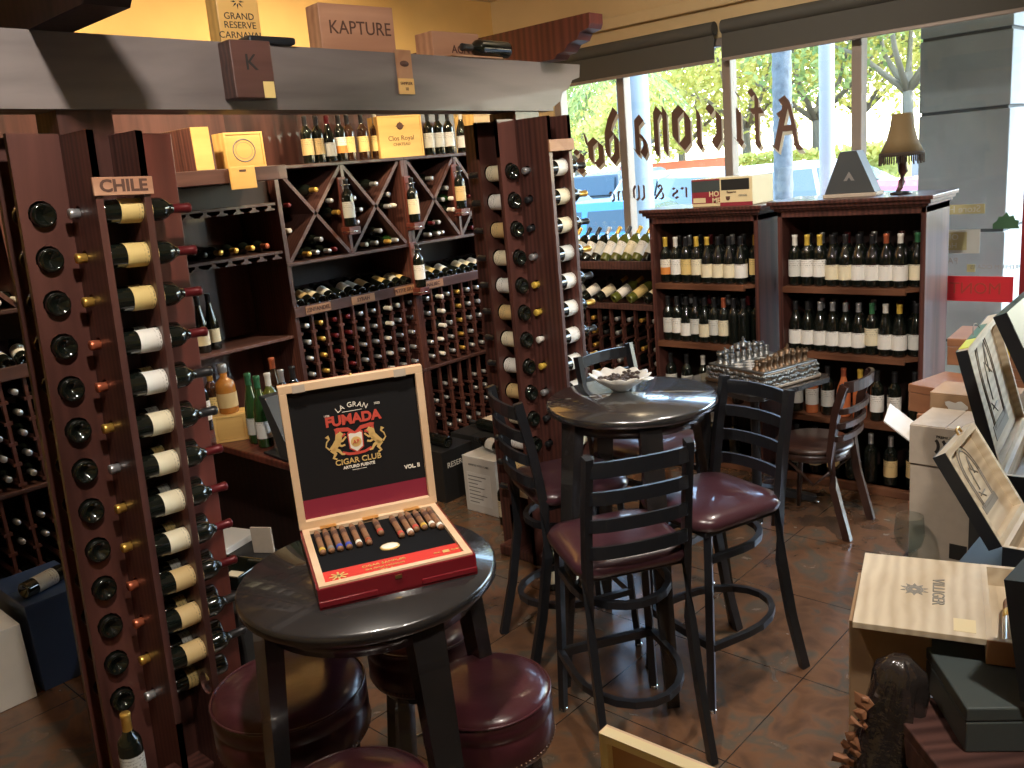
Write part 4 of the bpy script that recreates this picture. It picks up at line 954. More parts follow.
t_ = cabinet(-2.42, -1.585, 'right one under the fringed lamp', 1.715, [
 [(b, d_, 'lab_grey', 'cap_white', None), (b, d_, 'lab_white', 'cap_yellow', None), (b, d_, 'lab_white', 'cap_yellow', None), (u, d_, 'lab_cream', 'cap_black', None), (u, d_, 'lab_cream', 'cap_black', None), (u, d_, 'lab_white', 'cap_black', None), (u, d_, 'lab_white', 'cap_black', None), (u, d_, 'lab_white', 'cap_copper', 'lab_white'), (u, d_, 'lab_white', 'cap_white', None), (u, d_, 'lab_cream', 'cap_green', 'lab_white')],
 [(u, d_, 'lab_white', 'cap_black', 'lab_ochre'), (u, d_, 'lab_white', 'cap_black', 'lab_white'), (u, d_, 'lab_white', 'cap_silver', 'lab_white'), (u, d_, 'lab_white', 'cap_silver', 'lab_white'), (u, d_, 'lab_white', 'cap_silver', 'lab_white'), (u, d_, 'lab_white', 'cap_silver', 'lab_white'), (b, d_, 'lab_cream', 'cap_green', None), (u, d_, 'lab_white', 'cap_white', None), (u, d_, 'lab_white', 'cap_yellow', 'lab_white'), (u, d_, 'lab_grey', 'cap_black', 'lab_white')],
 [(b, d_, 'lab_grey', 'cap_copper', None), (b, 'glass_rose', 'lab_white', 'cap_copper', None), (b, d_, 'lab_grey', 'cap_black', None), (u, 'glass_rose', None, 'cap_copper', None), (u, 'glass_rose', None, 'cap_yellow', None), (b, d_, 'lab_white', 'cap_black', None), (b, d_, 'lab_white', 'cap_black', None), (b, d_, None, 'cap_black', None)],
 [(b, d_, 'lab_cream', 'cap_black', None), (b, d_, 'lab_cream', 'cap_black', None), (b, d_, 'lab_tan', 'cap_black', None), (b, d_, None, 'cap_black', None), (b, d_, None, 'cap_silver', None), (b, d_, 'lab_tan', 'cap_silver', None), (b, d_, 'lab_tan', 'cap_black', None)]], 'right cabinet')
# on the cabinet tops
t, w, d, hh = carton('wine red and cream printed carton lying on the left cabinet', -3.00, -2.585, 4.93, 5.20, 1.7006, 1.87, M['cream'])
A = lambda x0, x1, z0, z1, m, nm='printed_panel', k=.001: MB().box(x0, x1, -d-k, -d, z0, z1).obj(nm, M[m], t)
A(-w, -.01, .02, hh-.003, 'wine'); A(-w, -.01, .09, hh-.012, 'greybox', k=.0016); A(.0, w-.02, .095, hh-.01, 'blackbox', k=.0016); A(-.01, w, .0, .022, 'wine'); A(-w+.01, -.11, .025, .055, 'cream', k=.0018)
FY = lambda x, z, k=.002: frame((x, -d-k, z), (1, 0, 0), z=(0, -1, 0))
text('HO', .045, FY(-.05, .075), M['cream'], t, bold=.001); text('ME', .045, FY(-.035, .035), M['cream'], t, bold=.001); text('Reserve', .02, FY(.07, .083), M['inkbrown'], t); text('CELLARS', .014, FY(.145, .06), M['inkgrey'], t)
o = MB(); o.prism([(-.015, .01), (.015, .01), (.013, -.008), (0, -.016), (-.013, -.008)], 0, .001, mat=FY(.045, .048)); o.obj('crest', M['inkbrown'], t)
t = thing('prism_display', 'grey tapered display box on a slim base atop the right cabinet', 'display box', mat=T(-2.03, 5.07, 1.7156) @ rotz(.12))
b2 = MB(); b2.box(-.15, .14, -.09, .09, 0, .02, bev=.003); b2.obj('base', M['kraft_l'], t)
b2 = MB(); b2.prism([(-.145, .02), (.13, .02), (.03, .25), (-.06, .25)], -.07, .07, mat=frame((0, 0, 0), (1, 0, 0), z=(0, -1, 0))); b2.v = [tuple(v) for v in b2.v]; o = b2.obj('tapered_case', M['paintgrey'], t)
st = MB(); st.prism([(-.03, 0), (0, .05), (.03, 0), (.012, 0), (0, .02), (-.012, 0)], 0, .001, mat=frame((-.01, -.0701, .09), (1, 0, 0), z=(0, -1, 0))); st.obj('emblem', M['inkgrey'], t)
# fringed table lamp with a leg shaped stem
lx, ly = -1.765, 5.05
t = thing('table_lamp', 'table lamp with fringed tan shade on a slender leg shaped stem', 'lamp', (lx, ly, 1.7156))
m = MB(); m.lathe([(0, 0), (.055, 0), (.055, .012), (.02, .018), (0, .018)], 20); m.obj('base', M['black'], t)
m = MB(); m.tube([(-.012, -.02, .016), (-.005, .0, .035), (0, .012, .07), (.004, .016, .12), (.0, .008, .17), (-.004, .0, .21), (-.004, 0, .26), (0, 0, .34)], [.010, .014, .018, .026, .024, .028, .034, .022], 12); m.obj('leg_stem', M['cherry'], t)
m = MB(); m.lathe([(.052, .425), (.060, .36), (.078, .29), (.112, .215), (.110, .215), (.076, .29), (.058, .36), (.050, .425)], 24, caps=False); sh = m.obj('lamp_shade', M['shade'], t)
m = MB(); m.lathe([(.112, .225), (.1145, .22), (.1145, .208), (.112, .205)], 24, caps=False)
for k in range(56):
    a = 2*PI*k/56; L = .045+.008*math.sin(k*3.3); m.cyl((.112*math.cos(a), .112*math.sin(a), .21), (.113*math.cos(a), .113*math.sin(a), .21-L), .0028, .0035, 5)
m.obj('fringe', M['fringe'], sh)

# ------------------------------------------------------------------ low racks under the window
LX0, LX1, LF = -4.60, -3.34, 5.22
t = thing('window_rack', 'low dark bottle rack with two slanted tiers under the front window', 'wine rack', ((LX0+LX1)/2, 5.35, 0))
cx = (LX0+LX1)/2; W_ = (LX1-LX0)/2
B = lambda n, a, m='cherry', bev=.003: MB().box(a[0]-cx, a[1]-cx, a[2]-5.35, a[3]-5.35, a[4], a[5], bev=bev).obj(n, M[m], t)
B('side_panel', (LX0, LX0+.025, LF, 5.53, 0, 1.30)); B('side_panel', (LX1-.025, LX1, LF, 5.53, 0, 1.30)); B('back_panel', (LX0, LX1, 5.53, 5.545, 0, 1.42), 'darkboard')
B('shelf_lip', (LX0, LX1, LF-.02, LF, 1.26, 1.32), 'cherry_h'); B('shelf_lip', (LX0, LX1, LF-.02, LF, .965, 1.01), 'cherry_h'); B('shelf', (LX0+.025, LX1-.025, LF, 5.53, 1.265, 1.285), 'cherry_h'); B('shelf', (LX0+.025, LX1-.025, LF, 5.53, .97, .99), 'cherry_h'); B('shelf', (LX0+.025, LX1-.025, LF, 5.53, .06, .08), 'cherry_h')
nc = 11; cw = (LX1-LX0-.05)/nc
for k in range(nc+1):
    x = LX0+.025+k*cw; m = MB(); m.box(x-.008-cx, x+.008-cx, LF-5.35, LF-5.35+.03, .08, .97)
    for r in range(8): m.box(x-.019-cx, x+.019-cx, LF-5.35, LF-5.35+.028, .10+r*.105, .115+r*.105); m.box(x-.013-cx, x+.013-cx, LF-5.35+.028, .17, .104+r*.105, .115+r*.105)
    m.obj('column_slat', M['cherry'], t)
random.seed(5)
tops = [('lab_white', 'glass_rose', 'cap_copper'), ('lab_cream', 'glass_rose', 'cap_yellow'), ('lab_white', 'glass_olive', 'cap_gold'), ('lab_grey', d_, 'cap_black'), ('lab_white', d_, 'cap_black'), ('lab_grey', d_, 'cap_silver'), ('lab_white', 'glass_olive', 'cap_gold'), ('lab_white', 'glass_olive', 'cap_black'), ('lab_cream', 'glass_olive', 'cap_yellow'), ('lab_white', 'glass_olive', 'cap_gold'), ('lab_grey', d_, 'cap_black'), ('lab_white', d_, 'cap_black'), ('lab_grey', d_, 'cap_silver')]
for i, (lb, gl, cp) in enumerate(tops):
    x = LX0+.075+i*.093
    bottle('%s bottle leaning on the upper window rack tier, %s from the left' % (lw(lb), nth(i)), lie((x, LF+.035, 1.312), (.12, .62, .78), (0, -1, .7)), 'bordeaux', gl, lb, cp, seg=14)
for i, (lb, gl, cp) in enumerate([('lab_white', d_, 'cap_black'), ('lab_grey', d_, 'cap_black'), ('lab_white', d_, 'cap_black'), ('lab_cream', d_, 'cap_gold'), ('lab_white', 'glass_olive', 'cap_gold'), ('lab_ochre', 'glass_olive', 'cap_gold'), ('lab_cream', d_, 'cap_black'), ('lab_grey', d_, 'cap_black')]):
    x = LX0+.12+i*.145
    bottle('%s bottle lying on the lower window rack tier, %s from the left' % (lw(lb), nth(i)), lie((x, LF+.03, 1.03), (.35, .80, .42), (0, -.6, .9)), 'bordeaux', gl, lb, cp, seg=14)
for c in range(nc):
    for r in range(8):
        x = LX0+.025+(c+.5)*cw; z = .115+r*.105+.0375
        if random.random() < .25: continue
        cap = ['cap_silver', 'cap_silver', 'cap_gold', 'cap_silver', 'cap_gold', 'cap_black'][c % 6]
        if r >= 4: bottle('%s capped bottle in the low window rack, %s column from the left, %s row up' % (CAPN[cap], nth(c), nth(r)), lie((x, LF+.295, z), (0, -1, 0), (0, 0, 1)), 'bordeaux', d_, None, cap, seg=12)
        else: farbottle(lie((x, LF+.295, z), (0, -1, 0), (0, 0, 1)), 1 if cap == 'cap_silver' else 2)

# ------------------------------------------------------------------ tall round tables
def pub_table(cx, cy, r, H, a0, label, bot=.40, tap=.3, angs=None):
    t = thing('round_bar_table', label, 'table', (cx, cy, 0))
    m = MB(); m.lathe([(0, H-.034), (r-.006, H-.034), (r, H-.028), (r, H-.008), (r-.006, H), (0, H)], 64); m.obj('tabletop', M['sealtop' if H > TH else 'blacktop'], t)
    m = MB(); m.lathe([(r*.80, H-.085), (r*.84, H-.085), (r*.84, H-.034), (r*.80, H-.034), (r*.80, H-.085)], 40, caps=False); m.obj('apron', M['blacktop'], t)
    for a in (angs or [a0+k*PI/2 for k in range(4)]):
        c, s = math.cos(a), math.sin(a); m = MB()
        tw, bw = .042, .024
        P = [(tap, H-.036, tw), (bot, 0, bw)]
        vs = []
        for rr, z, w2 in P:
            for u, v in ((-w2, -w2*.55), (w2, -w2*.55), (w2, w2*.55), (-w2, w2*.55)): vs.append((c*(rr+v)-s*u, s*(rr+v)+c*u, z))
        m.add(vs, [(0, 1, 2, 3), (4, 7, 6, 5), (0, 4, 5, 1), (1, 5, 6, 2), (2, 6, 7, 3), (3, 7, 4, 0)]); m.obj('leg', M['blacktop'], t)

    return t
TH = 1.10
T1 = (-2.005, 2.775); T2 = (-1.715, 1.205)
pub_table(*T1, .34, TH+.02, math.radians(-113), 'tall round black table with a scalloped bowl, in the middle of the shop', .43, .29, [math.radians(q) for q in (-105, -42, 60, 150)])
pub_table(*T2, .325, TH, math.radians(-102), 'tall round black table carrying the open cigar box in the foreground', .36, .27)

# ------------------------------------------------------------------ ladder back bar stools
def bar_stool(cx, cy, ang, label, tall=1.16):
    """ang = facing direction of the sitter"""
    t = thing('bar_stool', label, 'bar stool', (cx, cy, 0), ang-PI/2, 'ladder back bar stools')   # local +y = forward
    S = .20
    m = MB(); n = 8
    def sq(hw, hd, rr, z):   # rounded square ring
        out = []
        for (sx, sy, a) in ((1, 1, 0), (-1, 1, PI/2), (-1, -1, PI), (1, -1, 1.5*PI)):
            for j in range(6):
                q = a+j*PI/10; out.append((sx*(hw-rr)+rr*math.cos(q), sy*(hd-rr)+rr*math.sin(q), z))
        return out
    rings = [sq(.185, .185, .07, .715), sq(.205, .205, .08, .722), sq(.212, .212, .085, .745), sq(.200, .200, .085, .768), sq(.165, .165, .08, .780), sq(.09, .09, .05, .785)]
    vs = [v for r in rings for v in r]; k = len(rings[0]); fs = []
    for i in range(len(rings)-1):
        for j in range(k): fs.append((i*k+j, i*k+(j+1) % k, (i+1)*k+(j+1) % k, (i+1)*k+j))
    fs += [list(range(k))[::-1], [(len(rings)-1)*k+j for j in range(k)]]
    m.add(vs, fs, 0, True); m.obj('seat', M['vinyl'], t)
    MB().box(-.18, .18, -.17, .18, .695, .716, bev=.004).obj('seat_frame', M['black'], t)
    for s in (-1, 1):
        MB().tube([(s*.165, .155, .70), (s*.19, .19, 0.0)], 1, flat=(.028, .024)).obj('leg', M['black'], t)
        pts = [(s*.188, -.30, 0), (s*.184, -.235, .25), (s*.180, -.19, .50), (s*.178, -.185, .72), (s*.176, -.215, .95), (s*.172, -.255, tall)]
        MB().tube(pts, 1, flat=(.026, .036)).obj('leg', M['black'], t, 'rear leg running up into the backrest')
    for i in range(4):
        f = i/3; z = tall-.045-i*.098; yb = -.25+(tall-z)*.13
        pts = [(.174*math.cos(PI*j/8), yb-.045*math.sin(PI*j/8), z+.006*math.sin(PI*j/8)) for j in range(9)]
        MB().tube(pts, 1, flat=(.012, .052 if i == 0 else .044)).obj('ladder_slat', M['black'], t)
    m = MB(); m.tube([(-.18, .17, .26), (.18, .17, .26)], 1, flat=(.022, .032)); m.obj('front_rail', M['black'], t)
    for z, rr, ex in ((.26, .19, .27), (.60, .17, .21)):
        pts = [(-rr*.98, .17 if z < .4 else .15, z), (-rr, 0, z)]+[(-rr*math.cos(PI*j/10), -ex*.95*math.sin(PI*j/10)*1.0, z) for j in range(1, 10)]+[(rr, 0, z), (rr*.98, .17 if z < .4 else .15, z)]
        MB().tube(pts, 1, flat=(.022, .026)).obj('foot_ring' if z < .4 else 'brace_ring', M['black'], t)
    for s in (-1, 1): MB().lathe([(0, -.0), (.016, 0), (.016, .012), (0, .012)], 10, mat=T(s*.19, .19, 0)).obj('foot_cap', M['chrome'], t)
    return t
bar_stool(-1.755, 2.29, math.radians(148), 'black ladder back bar stool with burgundy seat nearest the camera, back towards the viewer')
bar_stool(-1.67, 2.78, math.radians(252), 'black ladder back bar stool right of the round table, seat turned to the front')
bar_stool(-2.30, 2.70, math.radians(62), 'black ladder back bar stool left of the round table beside the pillar')
bar_stool(-2.28, 3.27, math.radians(-8), 'black ladder back bar stool behind the round table, only its top rail and seat showing')

# round upholstered stools
def round_stool(cx, cy, a0, label, r=.195, H=.745, legs=True):
    t = thing('round_stool', label, 'stool', (cx, cy, 0), a0, 'round upholstered stools')
    m = MB(); m.lathe([(0, H-.02), (.0, H), (r*.55, H), (r*.85, H-.006), (r*.97, H-.022), (r, H-.045), (r, H-.07), (r*.985, H-.075), (r*1.0, H-.08), (r, H-.155), (r*.97, H-.165), (0, H-.165)], 48, caps=False); m.obj('cushion', M['leather'], t)
    m = MB(); m.tube([(r*.99*math.cos(2*PI*j/48), r*.99*math.sin(2*PI*j/48), H-.024) for j in range(48)], .0035, 6, closed=True); m.obj('piping', M['leather'], t)
    m = MB()
    for j in range(84):
        a = 2*PI*j/84; m.lathe([(.0035, 0), (.0025, .002), (0, .003)], 6, mat=T((r+.0003)*math.cos(a), (r+.0003)*math.sin(a), H-.148) @ rotz(a) @ Ry(PI/2))
    m.obj('nailhead_trim', M['nail'], t)
    MB().lathe([(0, H-.20), (r*.8, H-.20), (r*.8, H-.165), (0, H-.165)], 32).obj('swivel_plate', M['black'], t)
    for k in range(4):
        a = k*PI/2; MB().tube([(math.cos(a)*r*.72, math.sin(a)*r*.72, H-.19), (math.cos(a)*r*1.12, math.sin(a)*r*1.12, 0)], 1, flat=(.04, .03)).obj('leg', M['blacktop'], t)
    MB().tube([(r*1.0*math.cos(2*PI*j/32), r*1.0*math.sin(2*PI*j/32), .24) for j in range(32)], .008, 8, closed=True).obj('foot_ring', M['chrome'], t)
    return t
round_stool(-1.995, 1.09, .5, 'round burgundy leather stool with nailheads, left under the near table', .21)
round_stool(-1.535, 1.395, .2, 'round burgundy leather stool with nailheads, right of the near table', .175)
round_stool(-1.485, .92, .8, 'round burgundy leather stool mostly below the frame at the bottom', .18)
round_stool(-1.93, 1.52, .3, 'round dark stool behind the near table, its seat catching light', .17)

# ------------------------------------------------------------------ bowl on the middle table
t = thing('fluted_bowl', 'white fluted ceramic bowl with scalloped rim on the middle table', 'bowl', (-2.105, 2.845, TH+.0204))
m = MB(); n = 72; vs = []; fs = []
prof = [(.035, 0), (.040, .006), (.045, .012), (.085, .045), (.118, .078), (.114, .080), (.080, .050), (.04, .018), (0, .016)]
for i in range(n):
    a = 2*PI*i/n
    for j, (r, z) in enumerate(prof):
        f = min(1, max(0, (r-.045)/.07)); sc = math.cos(12*a)
        rr = r*(1+.05*f*sc); zz = (z+.006*f*sc)*.85; el = 1.12
        vs.append((rr*math.cos(a)*el, rr*math.sin(a)*.92, zz))
k = len(prof)
for i in range(n):
    for j in range(k-1): fs.append((i*k+j, ((i+1) % n)*k+j, ((i+1) % n)*k+j+1, i*k+j+1))
m.add(vs, fs, 0, True); m.lathe([(0, 0), (.035, 0)], 24, caps=False); m.obj('bowl_body', M['ceramic'], t)
m = MB(); m.box(.11, .155, -.022, .022, .058, .064, bev=.003); m.obj('handle', M['ceramic'], t)
random.seed(9); m = MB()
for i in range(46):
    a = random.uniform(0, 2*PI); r = .088*math.sqrt(random.random()); z = .052+random.uniform(-.006, .010)
    bmm = bmesh.new(); bmesh.ops.create_icosphere(bmm, subdivisions=1, radius=random.uniform(.009, .014)); m.bm(bmm, 0, T(r*math.cos(a), r*math.sin(a)*.92, z) @ Matrix.Diagonal((1.2, .9, .7, 1)), True)
o = m.obj('candy', M['pebble']); o.location = t.location; tag(o, 'dark sweets heaped in the fluted bowl', 'candy', kind='stuff')

# ------------------------------------------------------------------ open cigar box on the near table
FLc = Vector((-1.636, 1.004, TH+.0005)); FRc = Vector((-1.452, 1.343, TH+.0005))
xa = (FRc-FLc).normalized(); BW = .382; BD = .385
MBX = frame(FLc, xa, z=(0, 0, 1))       # x along the front edge, y back, z up
MBX = MBX if (MBX.to_3x3() @ Vector((0, 1, 0))).dot(Vector((-1, .5, 0))) > 0 else MBX
t = thing('cigar_box', 'open red lacquered cigar sampler box with lettered black lid lining, on the near table', 'cigar box', mat=MBX)
e = .017; HB = .055
m = MB(); m.box(0, BW, 0, BD, 0, .006); m.box(0, BW, 0, .006, 0, HB-.004, bev=.002); m.box(0, BW, BD-.006, BD, 0, HB-.004, bev=.002); m.box(0, .006, .006, BD-.006, 0, HB-.004); m.box(BW-.006, BW, .006, BD-.006, 0, HB-.004)
m.box(.0, BW*.36, -.004, 0, .006, .020, bev=.003); m.box(BW*.64, BW, -.004, 0, .006, .020, bev=.003); m.obj('lacquered_tray', M['redlac'], t)
m = MB(); m.box(.006, BW-.006, .006, .006+e, .006, HB); m.box(.006, BW-.006, BD-.006-e, BD-.006, .006, HB); m.box(.006, .006+e, .006+e, BD-.006-e, .006, HB); m.box(BW-.006-e, BW-.006, .006+e, BD-.006-e, .006, HB); m.obj('inner_rim', M['maple'], t)
ins = MB().box(.023, BW-.023, .023, BD-.023, .008, HB-.010).obj('felt_insert', M['felt'], t)
rc = MB().box(.0235, BW-.0235, .0235, .098, HB-.010, HB-.008).obj('red_card', M['redcard'], t)
zc = HB-.0075
text('CIGAR SAMPLER', .015, T(.17, .075, zc), M['inkgold'], rc); text('the finest collection', .012, T(.17, .055, zc), M['inkgold'], rc); text('VOL. II', .011, T(.17, .038, zc), M['inkgold'], rc)
s = MB()
for a in range(4): s.prism([(-.022, -.0025), (.022, -.0025), (.022, .0025), (-.022, .0025)], 0, .0008, mat=T(.058, .058, zc) @ rotz(a*PI/4))
s.obj('gold_ornament', M['inkgold'], rc); s = MB().box(.315, .332, .055, .070, zc, zc+.0008).obj('gold_seal', M['inkgold'], rc); text('FINE', .008, T(.30, .062, zc), M['inkgold'], rc); text('CUBA', .008, T(.347, .062, zc), M['inkgold'], rc)
for x in (.075, .19, .305): MB().box(x-.022, x+.022, BD-.030, BD-.006, HB, HB+.0012).obj('hinge', M['brass'], t)
MB().box(.182, .198, -.003, 0, .036, .044).obj('clasp', M['brass'], t)
# lid leaning back a little past upright
th_ = math.radians(91)
LM = T(0, BD, HB) @ Rx(th_)  # lid local: x along, y up the lid, z towards the viewer side after rotation
lid = thing('lid', '', ''); del lid['label']; del lid['category']
lid.parent = t; lid.matrix_local = LM
lid.empty_display_size = .05
# rotate by 101 deg: local y points up/back, local z points to the front (-y)
LH = .40
m = MB(); m.box(0, BW, 0, LH, -.018, -.012); m.box(-.0, BW, -.0, .003, -.018, .006); m.obj('lid_shell', M['redlac'], lid)
m = MB(); m.box(0, BW, 0, .021, -.012, .008, bev=.001); m.box(0, BW, LH-.021, LH, -.012, .008, bev=.001); m.box(0, .02, .021, LH-.021, -.012, .008, bev=.001); m.box(BW-.02, BW, .021, LH-.021, -.012, .008, bev=.001); m.obj('lid_frame', M['maple'], lid)
MB().box(.020, BW-.020, .075, LH-.021, -.012, -.009).obj('black_lining', M['blackpan'], lid)
MB().box(.020, BW-.020, .021, .075, -.012, -.009).obj('crimson_lining', M['crimson'], lid)
for x in (.052, BW-.062): MB().box(x-.016, x+.016, LH-.022, LH-.002, .008, .0095).obj('magnet_plate', M['kraft_l'], lid)
MB().lathe([(.004, 0), (.005, .004), (0, .006)], 10, mat=T(BW/2, LH+.0, -.004) @ Rx(-PI/2)).obj('lid_knob', M['brass'], lid)
_lb = set(lid.children); zt = -.0088; cx_ = BW/2-.008
def LT(s, size, x, y, mt, **k): return text(s, size, T(x, y, zt), M[mt], lid, **k)
text('LA GRAN', .022, T(cx_, .296, zt), M['inkwhite'], lid, arc=.085)
LT('1996', .009, cx_-.078, .272, 'inkwhite'); LT('2022', .009, cx_+.078, .288, 'inkwhite')
MB().box(cx_-.030, cx_+.030, .276, .2775, zt, zt+.0008).obj('rule', M['inkwhite'], lid)
LT('FUMADA', .042, cx_, .251, 'inkred', bold=.0018, sx=1.0)
s = MB()
for sx_ in (-1, 1):
    s.tube([(cx_+sx_*.060, .222, zt), (cx_+sx_*.052, .224, zt), (cx_+sx_*.02, .220, zt), (cx_+sx_*.004, .208, zt), (cx_+sx_*.02, .196, zt)], 1, flat=(.012, .0012))
    s.tube([(cx_+sx_*.055, .222, zt), (cx_+sx_*.055, .200, zt)], 1, flat=(.009, .0012)); s.tube([(cx_+sx_*.03, .208, zt), (cx_+sx_*.048, .198, zt), (cx_+sx_*.052, .185, zt)], 1, flat=(.007, .0012))
    s.tube([(cx_+sx_*.045, .150, zt), (cx_+sx_*.025, .142, zt), (cx_, .140, zt)], 1, flat=(.008, .0012))
s.obj('red_ribbon', M['inkred'], lid)
sp = [(-.024, .030), (-.018, .034), (0, .030), (.018, .034), (.024, .030), (.022, -.020), (.010, -.028), (0, -.036), (-.010, -.028), (-.022, -.020)]
MB().prism(sp, 0, .0012, mat=T(cx_, .178, zt)).obj('shield_edge', M['inkred'], lid); MB().prism([(x*.86, y*.86) for x, y in sp], 0, .0018, mat=T(cx_, .178, zt)).obj('shield', M['inkwhite'], lid)
MB().lathe([(0, 0), (.0165, 0), (.0165, .0024), (0, .0024)], 24, smooth=False, mat=T(cx_, .178, zt)).obj('seal', M['inkgold'], lid); text('AF', .018, T(cx_, .178, zt+.0024), M['inkred'], lid)
for sx_ in (-1, 1):
    lion = MB()
    def q(*p): return [(cx_+sx_*a, .175+b_, zt) for a, b_ in p]
    lion.tube(q((.072, -.024), (.062, -.010), (.056, .006), (.050, .018), (.046, .026)), [.010, .014, .013, .011, .008], flat=(1, .05)) if False else None
    def stroke(pts, ws):
        P = [Vector((cx_+sx_*a, .175+b_, 0)) for a, b_ in pts]; L_, R_ = [], []
        for i, p in enumerate(P):
            d = (P[min(i+1, len(P)-1)]-P[max(i-1, 0)]).normalized(); nrm = Vector((-d.y, d.x, 0)); L_.append(p+nrm*ws[i]/2); R_.append(p-nrm*ws[i]/2)
        for i in range(len(P)-1): lion.prism([(v.x, v.y) for v in (L_[i], L_[i+1], R_[i+1], R_[i])], 0, .0014, mat=T(0, 0, zt))
    stroke([(.078, -.012), (.066, -.002), (.056, .010), (.048, .020)], [.014, .019, .021, .014])          # body, chest
    stroke([(.052, .018), (.050, .030), (.043, .036), (.037, .032)], [.020, .020, .014, .005])            # mane, head
    stroke([(.052, .012), (.040, .012), (.032, .020), (.029, .024)], [.009, .006, .005, .006])            # upper foreleg
    stroke([(.058, .004), (.044, -.004), (.034, -.001)], [.009, .006, .006])                              # lower foreleg
    stroke([(.076, -.010), (.066, -.026), (.074, -.038), (.064, -.043)], [.015, .010, .007, .005])        # hind leg
    stroke([(.070, -.008), (.054, -.018), (.046, -.030), (.038, -.031)], [.013, .009, .006, .005])        # fore hind leg
    stroke([(.082, -.010), (.092, .002), (.088, .016), (.080, .024), (.086, .034)], [.005, .004, .004, .005, .012])  # tail
    lion.obj('gold_lion', M['inkgold'], lid)
LT('CIGAR CLUB', .025, cx_, .119, 'inkgold', bold=.0003); LT('ARTURO FUENTE', .0125, cx_, .100, 'inkwhite', bold=.0004); MB().box(cx_-.022, cx_+.022, .0885, .0895, zt, zt+.0008).obj('rule', M['inkwhite'], lid)
bpy.context.view_layer.update()
_E = T(cx_, .272, 0) @ Matrix.Diagonal((.88, .88, 1, 1)) @ T(-cx_, -.243, 0)
for o in lid.children:
    if o not in _lb: o.matrix_local = _E @ o.matrix_local
LT('VOL. II', .015, BW-.055, .115, 'inkwhite', bold=.0005)
# cigars: each one lies in the tray
bands = [('cap_yellow', 0), ('inkgrey', 0), ('carband', 0), ('carband', 0), ('inkwhite', 1), ('cap_copper', 0), ('inkred', 2), ('inkred', 0), ('inkwhite', 0), ('inkred', 1), ('cap_yellow', 1), ('inkwhite', 1), ('inkwhite', 3)]
M['carband'] = plain('blue band', (.04, .08, .45), .4)
xs_ = [.040, .062, .084, .107, .133, .158, .197, .243, .268, .287, .309, .331, .356]
col_ = ['yellow', 'grey', 'blue', 'blue', 'white', 'orange', 'red', 'red', 'white', 'red', 'yellow', 'white', 'white']
for i, (x, (bd, kd)) in enumerate(zip(xs_, bands)):
    L = .150 if kd != 2 else .105; y1 = BD-.035; r = .0082; x = min(x, BW-.034); y0_ = y1-L+(.02 if i in (9, 10, 11) else 0)
    mw = MBX @ T(x, y0_, HB-.010+r) @ Rx(-PI/2)     # local z runs towards the hinge
    g = thing('cigar', 'cigar with a %s foot band lying in the open red box, %s from the left' % (col_[i], nth(i)), 'cigar', mat=mw, group='cigars in the open box')
    L2 = y1-y0_
    MB().lathe([(0, 0), (r*.96, 0), (r, .006), (r, L2-.02), (r*.8, L2-.006), (r*.3, L2), (0, L2)], 12, caps=False).obj('tobacco', M['cigar'], g)
    MB().lathe([(r+.0004, .004), (r+.0006, .005), (r+.0006, .019), (r+.0004, .020)], 12, caps=False).obj('band', M[bd], g)
    MB().lathe([(r+.0004, L2-.06), (r+.0006, L2-.059), (r+.0006, L2-.036), (r+.0004, L2-.035)], 12, caps=False).obj('band', M['inkbrown'], g)
t2 = thing('medallion', 'silver and gold oval badge lying in the middle of the open red box', 'badge', mat=MBX @ T(.203, .165, HB-.0098))
MB().lathe([(0, 0), (.024, 0), (.024, .003), (.020, .005), (0, .006)], 24, mat=Matrix.Diagonal((1, .8, 1, 1))).obj('badge_body', M['inkwhite'], t2); MB().lathe([(.0245, 0), (.0255, .002), (.0235, .0045), (.0215, .0045)], 24, mat=Matrix.Diagonal((1, .8, 1, 1)), caps=False).obj('badge_rim', M['inkgold'], t2)

# ------------------------------------------------------------------ pedestal table with chess set
ca = math.radians(-16); PX, PY = -2.36, 4.47; PH = .76
t = thing('pedestal_table', 'dark square cafe table on a cast iron pedestal before the cabinets', 'table', mat=T(PX, PY, 0) @ rotz(ca))
m = MB(); c = .05; h2 = .31
m.prism([(-h2+c, -h2), (h2-c, -h2), (h2, -h2+c), (h2, h2-c), (h2-c, h2), (-h2+c, h2), (-h2, h2-c), (-h2, -h2+c)], PH-.028, PH); m.obj('tabletop', M['blacktop'], t)
m = MB(); m.lathe([(.035, .05), (.028, .12), (.026, .60), (.05, .70), (.09, .732), (0, .732)], 20); m.obj('column', M['black'], t)
for k in range(4):
    a = k*PI/2+PI/4; cc, ss = math.cos(a), math.sin(a)
    MB().tube([(cc*.02, ss*.02, .085), (cc*.16, ss*.16, .065), (cc*.33, ss*.33, .028)], [1.2, 1, .8], flat=(.055, .04)).obj('foot', M['black'], t)
    MB().lathe([(0, 0), (.018, 0), (.018, .014), (0, .016)], 12, mat=T(cc*.33, ss*.33, 0)).obj('glide', M['chrome'], t)
CM = T(PX+.05, PY-.0, PH+.0005) @ rotz(ca) @ Matrix.Scale(1.1, 4)
t = thing('chess_board', 'ornate silver chess board on a carved plinth, on the square table', 'chess board', mat=CM)
random.seed(21); m = MB(); m.box(-.19, .19, -.19, .19, 0, .085, bev=.006); m.box(-.205, .205, -.205, .205, 0, .02, bev=.006); m.obj('plinth', M['bronze'], t)
m = MB()
